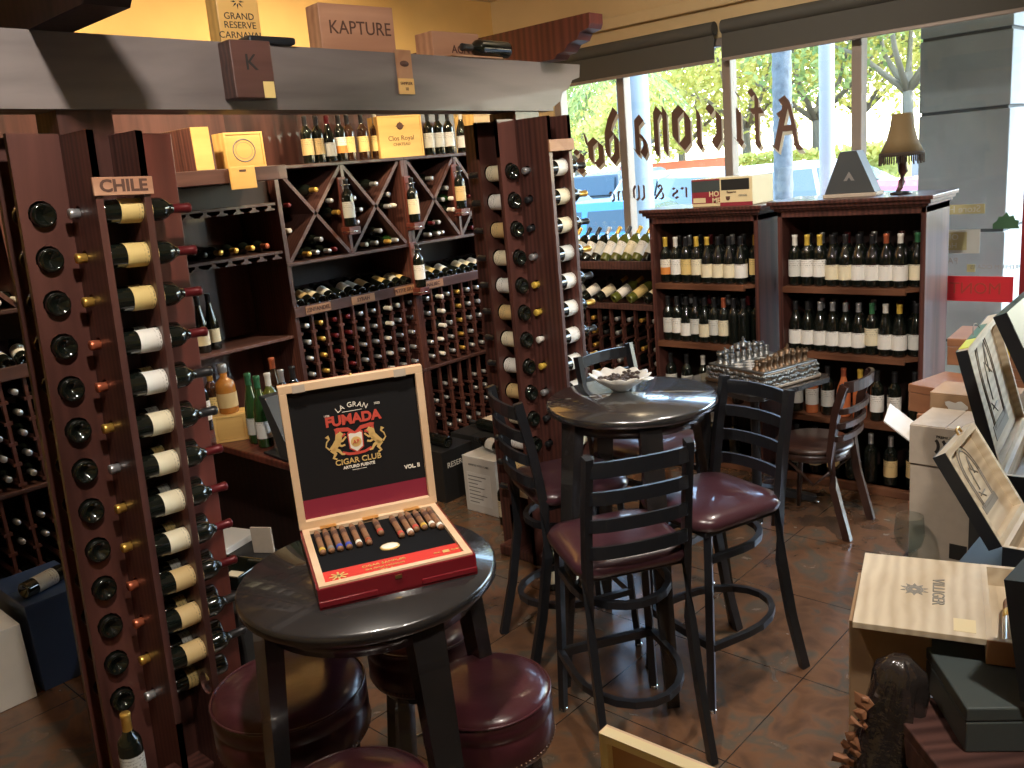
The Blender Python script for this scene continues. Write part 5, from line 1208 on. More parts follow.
for side in range(4):
    for k in range(26):
        for z in (.02, .045, .07):
            bmm = bmesh.new(); bmesh.ops.create_icosphere(bmm, subdivisions=1, radius=random.uniform(.008, .015)); m.bm(bmm, 0, rotz(side*PI/2) @ T(-.19+k*.0152, -.192+random.uniform(-.006, .003), z+random.uniform(-.006, .006)) @ Matrix.Diagonal((1.2, .7, .9, 1)), True)
m.obj('carved_frieze', M['silver'], t)
b1, b2_ = MB(), MB(); 
for i in range(8):
    for j in range(8): ((b1 if (i+j) % 2 else b2_).box(-.168+i*.042, -.126+i*.042, -.168+j*.042, -.126+j*.042, .085, .0885))
b1.obj('light_squares', M['white'], t); b2_.obj('dark_squares', M['silver'], t)
MB().box(-.19, .19, -.19, -.168, .085, .093, bev=.002).box(-.19, .19, .168, .19, .085, .093, bev=.002).box(-.19, -.168, -.168, .168, .085, .093, bev=.002).box(.168, .19, -.168, .168, .085, .093, bev=.002).obj('board_edge', M['silver'], t)
base = [(0, 0), (.014, 0), (.0145, .004), (.011, .008), (.008, .014)]
pcs = {'pawn': base+[(.006, .024), (.008, .026), (.005, .028), (.0085, .036), (.006, .043), (0, .045)],
 'rook': base+[(.007, .034), (.011, .036), (.0115, .050), (.007, .050), (.007, .046), (0, .046)],
 'knight': base+[(.008, .030), (.011, .040), (.009, .052), (.004, .058), (0, .059)],
 'bishop': base+[(.006, .036), (.009, .038), (.006, .041), (.0095, .050), (.006, .060), (.002, .066), (0, .067)],
 'queen': base+[(.007, .044), (.010, .046), (.007, .049), (.012, .066), (.006, .067), (.003, .072), (0, .073)],
 'king': base+[(.007, .048), (.011, .050), (.008, .053), (.0125, .070), (.005, .072), (.003, .085), (0, .086)]}
order = ['rook', 'knight', 'bishop', 'queen', 'king', 'bishop', 'knight', 'rook']; pm = {}
for side, mt, nm, r0_, r1_ in ((0, 'silver', 'silver', 0, 1), (1, 'bronze', 'bronze', 7, 6)):
    for j in range(8):
        for row, kd in ((r0_, order[j]), (r1_, 'pawn')):
            key = (kd, mt)
            if key not in pm:
                q = MB(); q.lathe(pcs[kd], 12)
                if kd == 'king': q.box(-.006, .006, -.0015, .0015, .084, .087); q.box(-.0015, .0015, -.0015, .0015, .083, .094)
                if kd == 'knight': q.box(-.004, .013, -.004, .004, .042, .053, bev=.003); q.box(-.006, -.002, -.003, .003, .055, .064)
                if kd == 'rook': [q.box(.0085*math.cos(a)-.002, .0085*math.cos(a)+.002, .0085*math.sin(a)-.002, .0085*math.sin(a)+.002, .049, .055) for a in (0, PI/2, PI, 1.5*PI)]
                pm[key] = q.mesh('chess_'+kd, M[mt])
            # rows of pieces run along the board's local y; silver at the -x side
            x = -.147+row*.042; y = -.147+j*.042
            o = inst('chess_'+kd, pm[key]); o.matrix_world = CM @ T(x, y, .0887) @ Matrix.Diagonal((1.75, 1.75, 1.2, 1))
            who = ('pawn, %s from the camera end' % nth(j)) if kd == 'pawn' else (kd+((' at the camera end' if j < 4 else ' at the window end') if kd not in ('king', 'queen') else ''))
            tag(o, '%s chess %s of the %s side on the ornate board' % (nm, who, 'left' if side == 0 else 'right'), 'chess piece', group='%s chess pieces' % nm)

# ------------------------------------------------------------------ wooden cafe chair
def cafe_chair(cx, cy, ang, label):
    t = thing('cafe_chair', label, 'chair', (cx, cy, 0), ang-PI/2)
    m = MB(); m.lathe([(0, .445), (.19, .445), (.205, .455), (.205, .468), (.19, .478), (0, .474)], 32, mat=Matrix.Diagonal((1, 1, 1, 1))); m.obj('seat', M['espresso'], t)
    m = MB(); m.lathe([(.165, .40), (.185, .40), (.185, .445), (.165, .445), (.165, .40)], 28, caps=False); m.obj('seat_frame', M['espresso'], t)
    for s in (-1, 1):
        MB().tube([(s*.14, .13, .44), (s*.165, .165, 0)], [.018, .012], 10).obj('leg', M['espresso'], t)
        MB().tube([(s*.165, -.25, 0), (s*.16, -.175, .28), (s*.155, -.155, .46), (s*.165, -.19, .70), (s*.17, -.235, .84)], 1, flat=(.030, .040)).obj('leg', M['espresso'], t, 'rear leg rising into the backrest')
        MB().tube([(s*.14, .10, .40), (s*.15, -.06, .27), (s*.155, -.15, .36)], .008, 8).obj('brace', M['espresso'], t)
    for z, hgt in ((.83, .055), (.70, .03), (.62, .03), (.55, .03)):
        y = -.16-(z-.46)*.19; pts = [(.168*math.cos(PI*j/10), y-.055*math.sin(PI*j/10), z) for j in range(11)]
        MB().tube(pts, 1, flat=(.016, hgt)).obj('top_rail' if z > .8 else 'back_slat', M['espresso'], t)
    return t
cafe_chair(-1.97, 4.38, math.radians(181), 'dark wooden cafe chair with curved slat back beside the square table')

# ------------------------------------------------------------------ display counter at the right
def dtable(x0, x1, y0, y1, label):
    t = thing('display_table', label, 'table', ((x0+x1)/2, (y0+y1)/2, 0)); w, d = (x1-x0)/2, (y1-y0)/2
    MB().box(-w, w, -d, d, .585, .62, bev=.006).obj('tabletop', M['darkboard'], t)
    for x in (-w+.05, w-.05):
        for y in (-d+.05, d-.05): MB().box(x-.03, x+.03, y-.03, y+.03, 0, .585, bev=.004).obj('leg', M['darkboard'], t)
dtable(-.60, .40, .30, 2.55, 'low dark table under the near cigar boxes at the right')
dtable(-1.0, .40, 2.56, 4.70, 'low dark table under the farther cartons at the right by the window')
TZ = .6205
def open_box(label, hn, hf, lidv, LW, depth_dir, BDp, hb_, mats, lidth=.03, fr_=.018, nm='cigar_box', logo=None):
    """hinge from hn (near) to hf (far); lidv = lid direction; depth_dir = direction of the tray"""
    hn = Vector(hn); hf = Vector(hf); xa = (hf-hn); W = xa.length; xa.normalize()
    lv = Vector(lidv); lv = (lv-xa*lv.dot(xa)).normalized()
    t = thing(nm, label, 'cigar box', tuple(hn)); inv = Matrix.Translation(-hn)
    FL = inv @ frame(hn, xa, y=lv)      # lid local: x hinge, y up the lid; z = outward normal (x cross y)
    inside = -1 if (xa.cross(lv)).dot(EYE-hn) < 0 else 1
    def zb(a, b_): return (a*inside, b_*inside)
    lid = bpy.data.objects.new('lid', None); COL.objects.link(lid); lid.parent = t; lid.matrix_local = FL; lid.empty_display_size = .05
    o_, f_, in_ = mats
    MB().box(0, W, 0, LW, *zb(-lidth, -lidth+.004)).obj('lid_top', o_, lid)
    m = MB(); f = fr_
    m.box(0, W, 0, f, *zb(-lidth+.004, 0)); m.box(0, W, LW-f, LW, *zb(-lidth+.004, 0)); m.box(0, f, f, LW-f, *zb(-lidth+.004, 0)); m.box(W-f, W, f, LW-f, *zb(-lidth+.004, 0)); m.obj('lid_frame', f_, lid)
    MB().box(-.0015, 0, 0, LW, *zb(-lidth, -.001)).obj('lid_side', o_, lid); MB().box(W, W+.0015, 0, LW, *zb(-lidth, -.001)).obj('lid_side', o_, lid)
    MB().box(f, W-f, f, LW-f, *zb(-lidth+.004, -lidth+.010)).obj('lid_lining', in_, lid)
    dd = Vector(depth_dir); dd = (dd-xa*dd.dot(xa)); dd.z = 0; dd.normalize(); bz = xa.cross(dd); 
    FB = inv @ frame(hn, xa, y=dd); sg = -1 if bz.z > 0 else 1
    def z2(a, b_): return (a*sg, b_*sg)
    tr = bpy.data.objects.new('tray', None); COL.objects.link(tr); tr.parent = t; tr.matrix_local = FB; tr.empty_display_size = .05
    m = MB(); m.box(0, W, 0, BDp, *z2(hb_-.006, hb_)); m.obj('tray_bottom', f_, tr)
    m = MB(); m.box(0, W, 0, .010, *z2(.0, hb_-.006)); m.box(0, W, BDp-.010, BDp, *z2(.0, hb_-.006)); m.box(0, .010, .010, BDp-.01, *z2(.0, hb_-.006)); m.box(W-.010, W, .010, BDp-.01, *z2(.0, hb_-.006)); m.obj('tray_wall', f_, tr)
    m = MB(); m.box(-.0015, 0, 0, BDp, *z2(.001, hb_)); m.box(W, W+.0015, 0, BDp, *z2(.001, hb_)); m.box(0, W, BDp, BDp+.0015, *z2(.001, hb_)); m.obj('tray_side', o_, tr)
    return t, lid, tr, W, inside, lidth, sg
def sketch(lid, W, LW, inside, lidth, kind, mt):
    z = (-lidth+.010)*inside; M0 = T(W/2, LW*.52, z)
    if inside < 0: M0 = T(W/2, LW*.52, z) @ Ry(PI)
    M0 = M0 @ rotz(0)
    m = MB()
    if kind == 'arch':
        R_ = W*.20
        for k in (1, .82):
            m.tube([(R_*k*math.cos(PI*j/12), .35*R_+R_*1.5*k*math.sin(PI*j/12), .0008) for j in range(13)], .0016, 4)
            m.tube([(-R_*k, .35*R_, .0008), (-R_*k*.9, -R_, .0008), (R_*k*.9, -R_, .0008), (R_*k, .35*R_, .0008)], .0016, 4)
        for k in range(7): m.tube([(R_*.6*math.cos(k*.9), R_*.3+R_*.9*math.sin(k*1.3), .0008), (R_*.3*math.sin(k*2.1), R_*.7*math.cos(k), .0008)], .0018, 4)
        m.box(-R_*1.1, R_*1.1, -R_*1.25, -R_*.85, 0, .0014)
    if kind == 'crest':
        m.lathe([(.026, 0), (.030, .001), (.026, .0012)], 16, caps=False)
        for k in range(8): m.prism([(0, 0), (.022, .005), (.026, 0), (.022, -.005)], 0, .0012, mat=rotz(k*PI/4))
    o = m.obj('printed_emblem', mt, lid); o.matrix_local = M0; return M0

# far large open box with sketched lid
t, lid, tr, W, ins_, lt, sg = open_box('large open cigar box, sketched emblem in its pale lid, farther of the two upright lids', (-.583, 2.44, 1.15), (-.645, 2.95, 1.15), (-.09, -.01, .33), .345, (1, .1, 0), .33, .075, (M['navy'], M['palewood'], M['palewood']))
sketch(lid, W, .345, ins_, lt, 'arch', M['stamp'])
MB().box(.03, .15, .345, .3462, *sorted((-lt*ins_*.95, -.004*ins_))).obj('yellow_sticker', M['neon'], lid); MB().box(.16, .36, .345, .3462, *sorted((-lt*ins_*.9, -.006*ins_))).obj('green_sticker', M['stickg'], lid)
# nearer open box
t, lid, tr, W, ins_, lt, sg = open_box('open cigar box, arched sketched emblem in its pale lid, nearer of the upright lids', (-.453, 1.925, 1.18), (-.466, 2.17, 1.18), (-.112, 0, .185), .225, (1, .03, 0), .24, .05, (M['navy'], M['palewood'], M['palewood']), fr_=.014)
M0 = sketch(lid, W, .225, ins_, lt, 'arch', M['stamp']); 
MB().tube([(.15, .225, -.012*ins_), (.155, .238, -.012*ins_), (.175, .238, -.012*ins_), (.18, .225, -.012*ins_)], .003, 6).obj('brass_latch', M['brass'], lid)
MB().box(.015, W-.015, .05, .056, *sorted((.012*sg, .04*sg))).obj('divider', M['inkbrown'], tr)
# flat opened lid with stamped logo
t, lid, tr, W, ins_, lt, sg = open_box('cigar box with its pale stamped lid folded flat over the tall kraft carton', (-.365, 1.478, 1.208), (-.452, 1.760, 1.208), (-.20, -.062, .0), .212, (.95, .33, 0), .20, .045, (M['cedar'], M['palewood'], M['palewood']), lidth=.012, fr_=.0)
for o in list(lid.children): bpy.data.objects.remove(o)
MB().box(0, W, .0, .212, -.012 if ins_ > 0 else 0, 0 if ins_ > 0 else .012, bev=.001).obj('lid_panel', M['palewood'], lid)
zt_ = 0.0003
LT_ = (lambda x, y, r=0: T(x, y, 0) @ rotz(r)) if ins_ > 0 else (lambda x, y, r=0: T(x, y, 0) @ Ry(PI) @ rotz(r))
m = MB(); m.lathe([(.012, 0), (.016, 0), (.016, .0008), (.012, .0008)], 16, smooth=False, caps=False)
for k in range(10): m.prism([(.004, -.002), (.011, -.003), (.011, .003), (.004, .002)], 0, .0008, mat=rotz(k*PI/5)); m.prism([(.017, -.003), (.025, 0), (.017, .003)], 0, .0008, mat=rotz(k*PI/5))
o = m.obj('stamped_emblem', M['stamp'], lid); o.matrix_local = LT_(W*.52, .115)
text('VILLIGER', .030, LT_(W*.52, .075, PI), M['stamp'], lid, name='stamped_lettering', sx=.9)
MB().box(.015, .06, .015, .05, *( (0, .0006) if ins_ > 0 else (-.0006, 0))).obj('price_sticker', M['cream'], lid)
# cigar in cellophane lying in that tray
g = thing('cigar', 'single cigar in shiny cellophane lying in the flat opened box', 'cigar', mat=frame((-.335, 1.50, 1.208-.012), (0, 0, 1), z=(-.25, .97, .0)))
MB().lathe([(0, 0), (.009, .001), (.010, .01), (.010, .15), (.006, .165), (0, .167)], 12, caps=False).obj('tobacco', M['cigar'], g); MB().lathe([(.0104, .09), (.0108, .092), (.0108, .115), (.0104, .117)], 12, caps=False).obj('band', M['cap_gold'], g)
MB().lathe([(.0115, -.012), (.0112, 0), (.0112, .085), (.0110, .087)], 12, caps=False).obj('cellophane_sleeve', M['cello'], g)
# small pale tool beside
# black boxes at the right edge
def dz(p, z): p = Vector(p); p.z = z; return p
a_ = dep(1042, 705, 1.35); b_2 = dep(1105, 650, 1.62); b_2.z = a_.z
open_box('black cigar box standing open at the right edge, back of its lid to the camera', a_, b_2, (-.03, .03, .2), .20, (1, -.8, 0), .15, .04, (M['navy'], M['navy'], M['navy']))
a_ = dep(1050, 405, 1.95); b_2 = dep(1082, 345, 2.3); b_2.z = a_.z
open_box('black lid rising at the right edge beside the far open box', a_, b_2, dep(1012, 326, 1.95)-a_, .225, (1, .3, 0), .2, .06, (M['navy'], M['navy'], M['navy']))
# near pale box whose lid edge enters at the bottom
hn_ = Vector((-.700, .845, 1.10)); hf_ = Vector((-.50, 1.0, 1.10))
tp1 = dep(599, 733, 1.22); tp2 = at(740, 791, 'z', tp1.z)
hn_ = tp1-Vector((.0, .0, .17)); hf_ = Vector((tp2.x, tp2.y, hn_.z))
open_box('pale wooden box open at the bottom of the frame, only its lid edge showing', hn_, hf_, (0, 0, 1), (tp1.z-hn_.z), (.2, -1, 0) if False else (.7, -.6, 0), .12, .04, (M['maple'], M['cream'], M['cedar']), lidth=.022, fr_=.012)
zs = hn_.z-.04
t = thing('display_stand', 'dark stand under the pale box below the frame', 'stand', ((hn_.x+hf_.x)/2+.05, (hn_.y+hf_.y)/2-.04, 0)); MB().box(-.10, .10, -.10, .10, zs-.03, zs-.001, bev=.004).obj('top', M['darkboard'], t); MB().cyl((0, 0, .02), (0, 0, zs-.03), .03, n=16).obj('column', M['darkboard'], t); MB().lathe([(0, 0), (.14, 0), (.14, .012), (.05, .025), (0, .025)], 24).obj('base', M['darkboard'], t)

ra = math.radians(17)
t, w, d, hh = carton('tall kraft carton under the flat opened lid', -.618, -.48, 1.46, 1.66, TZ, 1.192, M['kraft'], rz=ra)
# wrapped bundle
t = thing('wrapped_bundle', 'lumpy bundle of bottles in shiny dark plastic wrap before the kraft carton', 'bundle', (-.53, 1.375, TZ))
m = MB(); n = 36; rows = 26; vs = []; fs = []
random.seed(4); ph = [random.uniform(0, 6) for _ in range(6)]
for i in range(rows):
    f = i/(rows-1); z = f*.56
    rr = .088*(1-.60*f**1.4) * (1 if f < .97 else .4)
    for j in range(n):
        a = 2*PI*j/n; w2 = 1+.10*math.sin(5*a+ph[0]+6*f)+.07*math.sin(9*a+ph[1]-14*f)+.05*math.sin(13*a+25*f+ph[2])+random.uniform(-.03, .03)
        vs.append((rr*w2*math.cos(a)*1.0+.055*f, rr*w2*math.sin(a)*.8+.02*f, z))
for i in range(rows-1):
    for j in range(n): fs.append((i*n+j, i*n+(j+1) % n, (i+1)*n+(j+1) % n, (i+1)*n+j))
fs += [list(range(n))[::-1], [(rows-1)*n+j for j in range(n)]]
m.add(vs, fs, 0, True); m.obj('plastic_wrap', M['plastic'], t)
m = MB()
for k in range(26):
    f = k/25; bmm = bmesh.new(); bmesh.ops.create_icosphere(bmm, subdivisions=1, radius=random.uniform(.007, .015))
    for v in bmm.verts: v.co *= random.uniform(.4, 1.5)
    m.bm(bmm, 0, T(-.060+.075*f+random.uniform(-.008, .008), -.035+random.uniform(-.015, .01), .16+.34*f) @ Matrix.Rotation(random.uniform(0, 3), 4, 'Y') @ Matrix.Diagonal((1.3, .5, 1, 1)))
m.obj('crumpled_paper', M['cigbox'], t)
# stack under the flat box
def tilted(label, p0, p1, wid, z0, z1, mat, nm='cigar_box', cat='cigar box', side=1):
    p0 = Vector(p0); p1 = Vector(p1); d = (p1-p0); L = d.length; fr = frame((p0.x, p0.y, z0), (d.x, d.y, 0), z=(0, 0, 1))
    t = thing(nm, label, cat, mat=fr); MB().box(0, L, *sorted((0, side*wid)), 0, (z1-z0)*.70-.0012, bev=.003).obj('case', mat, t); MB().box(0, L, *sorted((0, side*wid)), (z1-z0)*.70, z1-z0, bev=.003).obj('lid', mat, t); return t
tilted('slate grey box lying under the flat opened lid, pointing at the viewer', (-.354, 1.335, 0), (-.490, 1.520, 0), .13, 1.080, 1.160, M['greybox'], side=-1)
tilted('reddish wooden box below the slate box at the lower right', (-.50, 1.40, 0), (-.30, 1.20, 0), .16, 1.005, 1.0795, M['cherry_h'], side=1)
t, w, d, hh = carton('dark carton under the stacked boxes at the lower right', -.40, -.12, 1.22, 1.62, TZ, 1.0045, M['blackbox'])
t, w, d, hh = carton('black carton under the nearer upright lid', -.535, -.16, 1.84, 2.24, TZ, 1.129, M['blackbox'])
t, w, d, hh = carton('black carton under the farther upright lid', -.655, -.20, 2.42, 2.86, TZ, 1.074, M['blackbox'])
# grey tall carton with logo
t, w, d, hh = carton('tall greyish carton with a curved black logo and an open flap', -.905, -.70, 2.70, 2.90, TZ, 1.175, M['kraft_l'])
FYm = lambda x, z: frame((x, -d-.0006, z), (1, 0, 0), z=(0, -1, 0))
MB().box(-w, w, -d-.006, -d, hh-.125, hh-.002, bev=.001).obj('folded_flap', M['kraft_l'], t)
m = MB()
for k in range(3): m.tube([(-.035+k*.02+.012*math.cos(q), .018*math.sin(q)*1.2, .001) for q in [(-1.2+i*.3) for i in range(9)]], 1, flat=(.009, .0016))
o = m.obj('printed_logo', M['ink'], t); o.matrix_local = frame((.005, -d-.0062, hh-.06), (1, 0, 0), z=(0, -1, 0))
text('PREMIUM', .012, frame((.0, -d-.0062, hh-.03), (1, 0, 0), z=(0, -1, 0)), M['ink'], t)
MB().box(.045, .075, -d-.0068, -d-.006, hh-.085, hh-.04).obj('printed_square', M['ink'], t); MB().box(.02, .07, -d-.0008, -d, hh-.42, hh-.37).obj('barcode', M['ink'], t)
m = MB(); m.prism([(0, 0), (.10, 0), (.10, .004), (0, .004)], 0, .13); o = m.obj('open_flap', M['white'], t); o.matrix_local = frame((-w, -d+.0, hh-.06), (-.70, -.25, .62), z=(.35, 0.75, -.1) if False else (-.2, .9, .15))
t, w, d, hh = carton('kraft carton with a torn white sticker behind the greyish carton', -.925, -.68, 2.935, 3.09, TZ, 1.215, M['kraft'])
m = MB(); pts = [(.030*(1+.22*math.sin(3*q)+.15*math.cos(5*q))*math.cos(q), .024*(1+.22*math.sin(3*q)+.15*math.cos(5*q))*math.sin(q)) for q in [2*PI*k/22 for k in range(22)]]
m.prism(pts, 0, .001, mat=FY2 if False else frame((-.04, -d-.0004, hh-.045), (1, 0, 0), z=(0, -1, 0))); m.obj('torn_sticker', M['white'], t)
# stacks of cigar boxes by the window
def cbox(label, x, y, z0, sx, sy, sz, rz, mat, extra=None):
    t = thing('cigar_box', label, 'cigar box', mat=T(x, y, z0) @ rotz(rz)); MB().box(-sx/2, sx/2, -sy/2, sy/2, 0, sz*.7-.0012, bev=.0025).obj('case', mat, t); MB().box(-sx/2-.001, sx/2+.001, -sy/2-.001, sy/2+.001, sz*.7, sz, bev=.0025).obj('lid', mat, t)
    if extra == 'tape': MB().box(-.012, .012, -sy/2-.0016, sy/2+.0016, -.0+.001, sz+.0008).obj('yellow_tape', M['tapey'], t)
    if extra == 'seal': MB().box(sx/2+.001, sx/2+.0018, -.05, .05, .01, sz-.01).obj('tax_stamp', M['lab_tan'], t)
    if extra == 'blue': MB().lathe([(0, 0), (.03, 0), (.03, .001), (0, .001)], 20, mat=frame((.02, -sy/2-.0012, sz*.5), (1, 0, 0), z=(0, -1, 0))).obj('round_sticker', M['skyb'], t)
    if extra == 'red': MB().box(-sx/2+.03, sx/2-.03, -sy/2+.03, sy/2-.03, sz, sz+.001).obj('lid_label', M['wine'], t)
    return t
X0, Y0 = -.925, 3.27
z = TZ
for k, (hh_, lb) in enumerate(((.10, 'lowest of the stack of brown cigar boxes by the window'), (.10, 'second from the bottom of the stack of brown cigar boxes'), (.09, 'third from the bottom of the stack of brown cigar boxes'), (.085, 'fourth from the bottom of the stack of brown cigar boxes'), (.07, 'thin brown cigar box just below the top one of its stack'))):
    cbox(lb, X0+.01*((k*7) % 3-1), Y0, z, .24, .22, hh_, .1*((k*5) % 3-1), M['cigbox']); z += hh_+.0006
cbox('brown cigar box with paper seal, topmost of its stack beside the right cabinet', X0, Y0-.01, z, .25, .23, .10, -.25, M['cigbox'], 'seal'); 
z = TZ
for k, lb in enumerate(('lowest box of the rear stack behind the brown cigar boxes', 'second box of the rear stack behind the brown cigar boxes', 'third box of the rear stack behind the brown cigar boxes', 'fourth box of the rear stack, below the taped one')):
    cbox(lb, -.83, 3.66, z, .36, .24, .135, .03*k, M['cigbox']); z += .1356
cbox('wide brown box with yellow tape on the rear stack', -.86, 3.66, z, .40, .25, .105, .08, M['cigbox'], 'tape'); z += .1056
z2_ = TZ
for k, lb in enumerate(('bottom red brown box by the window glass', 'second red brown box by the window glass', 'third red brown box by the window glass', 'fourth red brown box by the window glass')):
    cbox(lb, -.80, 4.05, z2_, .26, .24, .15, .0, M['cigbox'], 'blue' if k == 3 else None); z2_ += .1506
cbox('red lidded cigar box, topmost at the back before the window', -.79, 4.05, z2_, .25, .22, .085, .12, M['wine'], 'red')
# plastic cup peeking out behind the flat lid
t = thing('stemmed_glass', 'clear stemmed glass peeking out above the flat opened lid', 'glass', (-.875, 2.62, TZ))
MB().lathe([(0, 0), (.036, .001), (.034, .004), (.006, .010), (.0045, .06), (.0045, .150), (.012, .162), (.036, .190), (.045, .225), (.040, .285), (.0385, .285), (.0435, .225), (.034, .192), (.010, .166), (0, .164)], 28, caps=False).obj('glass_body', M['clear'], t)

FARB_o = FARB.obj('wine_bottle', FARM); tag(FARB_o, 'remaining small capped bottles deep in the wall and window racks', 'wine bottles', kind='stuff')

# ------------------------------------------------------------------ the street outside
struct(MB().box(-70, 40, YW+.13, 9.0, -.10, -.02).obj('pavement', M['pave']))
struct(MB().box(-90, 60, 9.0, 90, -.16, -.06).obj('street', M['asphalt']))
t = thing('concrete_column', 'grey painted concrete column with horizontal grooves just outside the window', 'column', (-1.855, 6.68, -.02)); 
m = MB()
for z0_, z1_ in ((0, .62), (.64, 1.375), (1.395, 2.15), (2.17, 2.62), (2.64, 3.35)): m.box(-.275, .275, -.275, .275, z0_, z1_, bev=.006)
m.obj('shaft', M['concrete'], t); MB().box(-.262, .262, -.262, .262, 0, 3.35).obj('groove_core', M['groove'], t)
struct(MB().box(-9, 5, 5.75, 7.2, 3.33, 3.55).obj('added_arcade_sunblock', M['concrete']))  # unseen roof slab over the column, added to keep sun out of the shop
# post, poles, palm
t = tag(MB().cyl((0, 0, 0), (0, 0, 6), .16, n=20).obj('street_post', M['pole']), 'thick pale blue grey post on the pavement seen through the left pane', 'post'); p = at(640, 200, 'y', 8.6); t.location = (p.x, 8.6, -.02)
t = tag(MB().cyl((0, 0, 0), (0, 0, 6), .10, n=16).obj('street_post', M['whitepost']), 'white post seen between the tree trunks right of the big letter', 'post'); p = at(827, 150, 'y', 12); t.location = (p.x, 12, -.06)
random.seed(31)
def leafblob(mb, c, r, n, s):
    for _ in range(n):
        a, b_ = random.uniform(0, 2*PI), math.acos(random.uniform(-1, 1)); q = r*(random.random()**.4)
        p = Vector((c[0]+q*math.cos(a)*math.sin(b_), c[1]+q*math.sin(a)*math.sin(b_), c[2]+q*math.cos(b_)*.8))
        u = Vector((random.uniform(-1, 1), random.uniform(-1, 1), random.uniform(-1, 1))).normalized(); v = u.orthogonal().normalized(); k = s*random.uniform(.6, 1.4)
        mb.add([p-u*k, p+v*k*.5, p+u*k, p-v*k*.5], [(0, 1, 2, 3)])
def tree(label, x, y, h, r, mt='leaf_y', n=900, tr=.16, s=.16):
    t = thing('street_tree', label, 'tree', (x, y, -.06)); m = MB(); th = h-r*1.55
    m.tube([(0, 0, 0), (.1, 0, th*.5), (0, .1, th)], [tr*1.2, tr, tr*.8], 10); cs = []
    for k in range(7):
        a = k*2.4; e = (math.cos(a)*r*.6, math.sin(a)*r*.6, th+r*(.3+.5*((k*3) % 4)/3)); m.tube([(0, .1, th*.85), (e[0]*.5, e[1]*.5, th+r*.15), e], [tr*.6, tr*.4, tr*.15], 6); cs.append(e)
    m.obj('trunk', M['trunk'], t); f = MB()
    for c in cs+[(0, 0, h-r*.4)]: leafblob(f, c, r*.55, n//8, s)
    f.obj('foliage', M[mt], t)
def palm_tree(label, x, y, h, fr, r=.13):
    t = thing('palm_tree', label, 'tree', (x, y, -.06)); m = MB()
    pr = [(r*(1+.08*(k % 2)), k*.12) for k in range(int(h/.12))]; m.lathe(pr, 12, mat=T(0, 0, 0)); m.obj('trunk', M['bark'], t); f = MB()
    for k in range(fr):
        a = 2*PI*k/fr; d = Vector((math.cos(a), math.sin(a), 0)); L = 1.9
        for j in range(14):
            q = j/13; c = Vector((0, 0, h))+d*L*q+Vector((0, 0, .9*q-1.9*q*q)); 
            for s_ in (-1, 1):
                sd = Vector((-d.y, d.x, 0))*s_; e = c+sd*.5*(1-q*.6)+d*.25+Vector((0, 0, -.25)); f.add([c, c+d*.09, e], [(0, 1, 2)])
    f.obj('fronds', M['leaf_g'], t)
p = at(783, 150, 'y', 11); palm_tree('grey palm trunk rising behind the big letter of the window sign', p.x, 11, 7.5, 12, .115)
p = at(600, 180, 'y', 24); palm_tree('palm with drooping fronds left of the pale post', -17.0, 24, 4.6, 14, .16)
p = at(345+255, 180, 'y', 30)
for lb, px_, y, h, r, mt, n in (
    ('tree with loose yellow green crown behind the left pane', 575, 34, 9, 4.2, 'leaf_g', 1500), ('tree with yellow green crown behind the blackletter middle', 680, 36, 9.5, 4.5, 'leaf_y', 1500),
    ('tall bright tree behind the window centre', 745, 34, 11, 5, 'leaf_y', 1700), ('tree with broad bright crown right of the palm trunk', 815, 33, 11, 5, 'leaf_y', 1700),
    ('green crowned tree beside the concrete column', 905, 30, 11, 4.6, 'leaf_g', 1900), ('bright tree hidden mostly by the concrete column', 960, 34, 12, 5, 'leaf_y', 1000), ('small street tree near the yellow band', 632, 28, 5.5, 2.2, 'leaf_y', 700), ('far tree filling the gap above the parked cars', 860, 40, 12, 5.5, 'leaf_y', 1600),
    ('low tree at the left end of the street', 540, 38, 7.5, 3.8, 'leaf_y', 1200)):
    p = at(px_, 150, 'y', y); tree(lb, p.x, y, h, r, mt, n*4, .2, .13)
hx0, hx1 = at(735, 150, 'y', 27).x, at(900, 150, 'y', 27).x
m = MB(); m.box(hx0, hx1, 27, 28, -.06, 1.3)
for _ in range(2600):
    c = Vector((random.uniform(hx0, hx1), random.uniform(26.9, 27.4), random.uniform(0, 1.75))); u = Vector((random.uniform(-1, 1), random.uniform(-1, 1), random.uniform(-1, 1))).normalized()*.14; v = u.orthogonal().normalized()*.08; m.add([c-u, c+v, c+u, c-v], [(0, 1, 2, 3)])
tag(m.obj('hedge', M['leaf_y']), 'clipped yellow green hedge behind the parked cars', 'hedge')
xa_, xb_ = at(565, 160, 'y', 30).x, at(735, 150, 'y', 30).x
t = thing('banner_wall', 'low wall with a yellow band and an orange red band across the street', 'wall', ((xa_+xb_)/2, 30, -.06)); w = (xb_-xa_)/2
MB().box(-w-3, w, 0, .3, 0, 1.35).obj('yellow_band', M['yellowkerb'], t); MB().box(-w*.3, w, -.02, .3, 1.35, 1.75).obj('red_band', M['redkerb'], t)
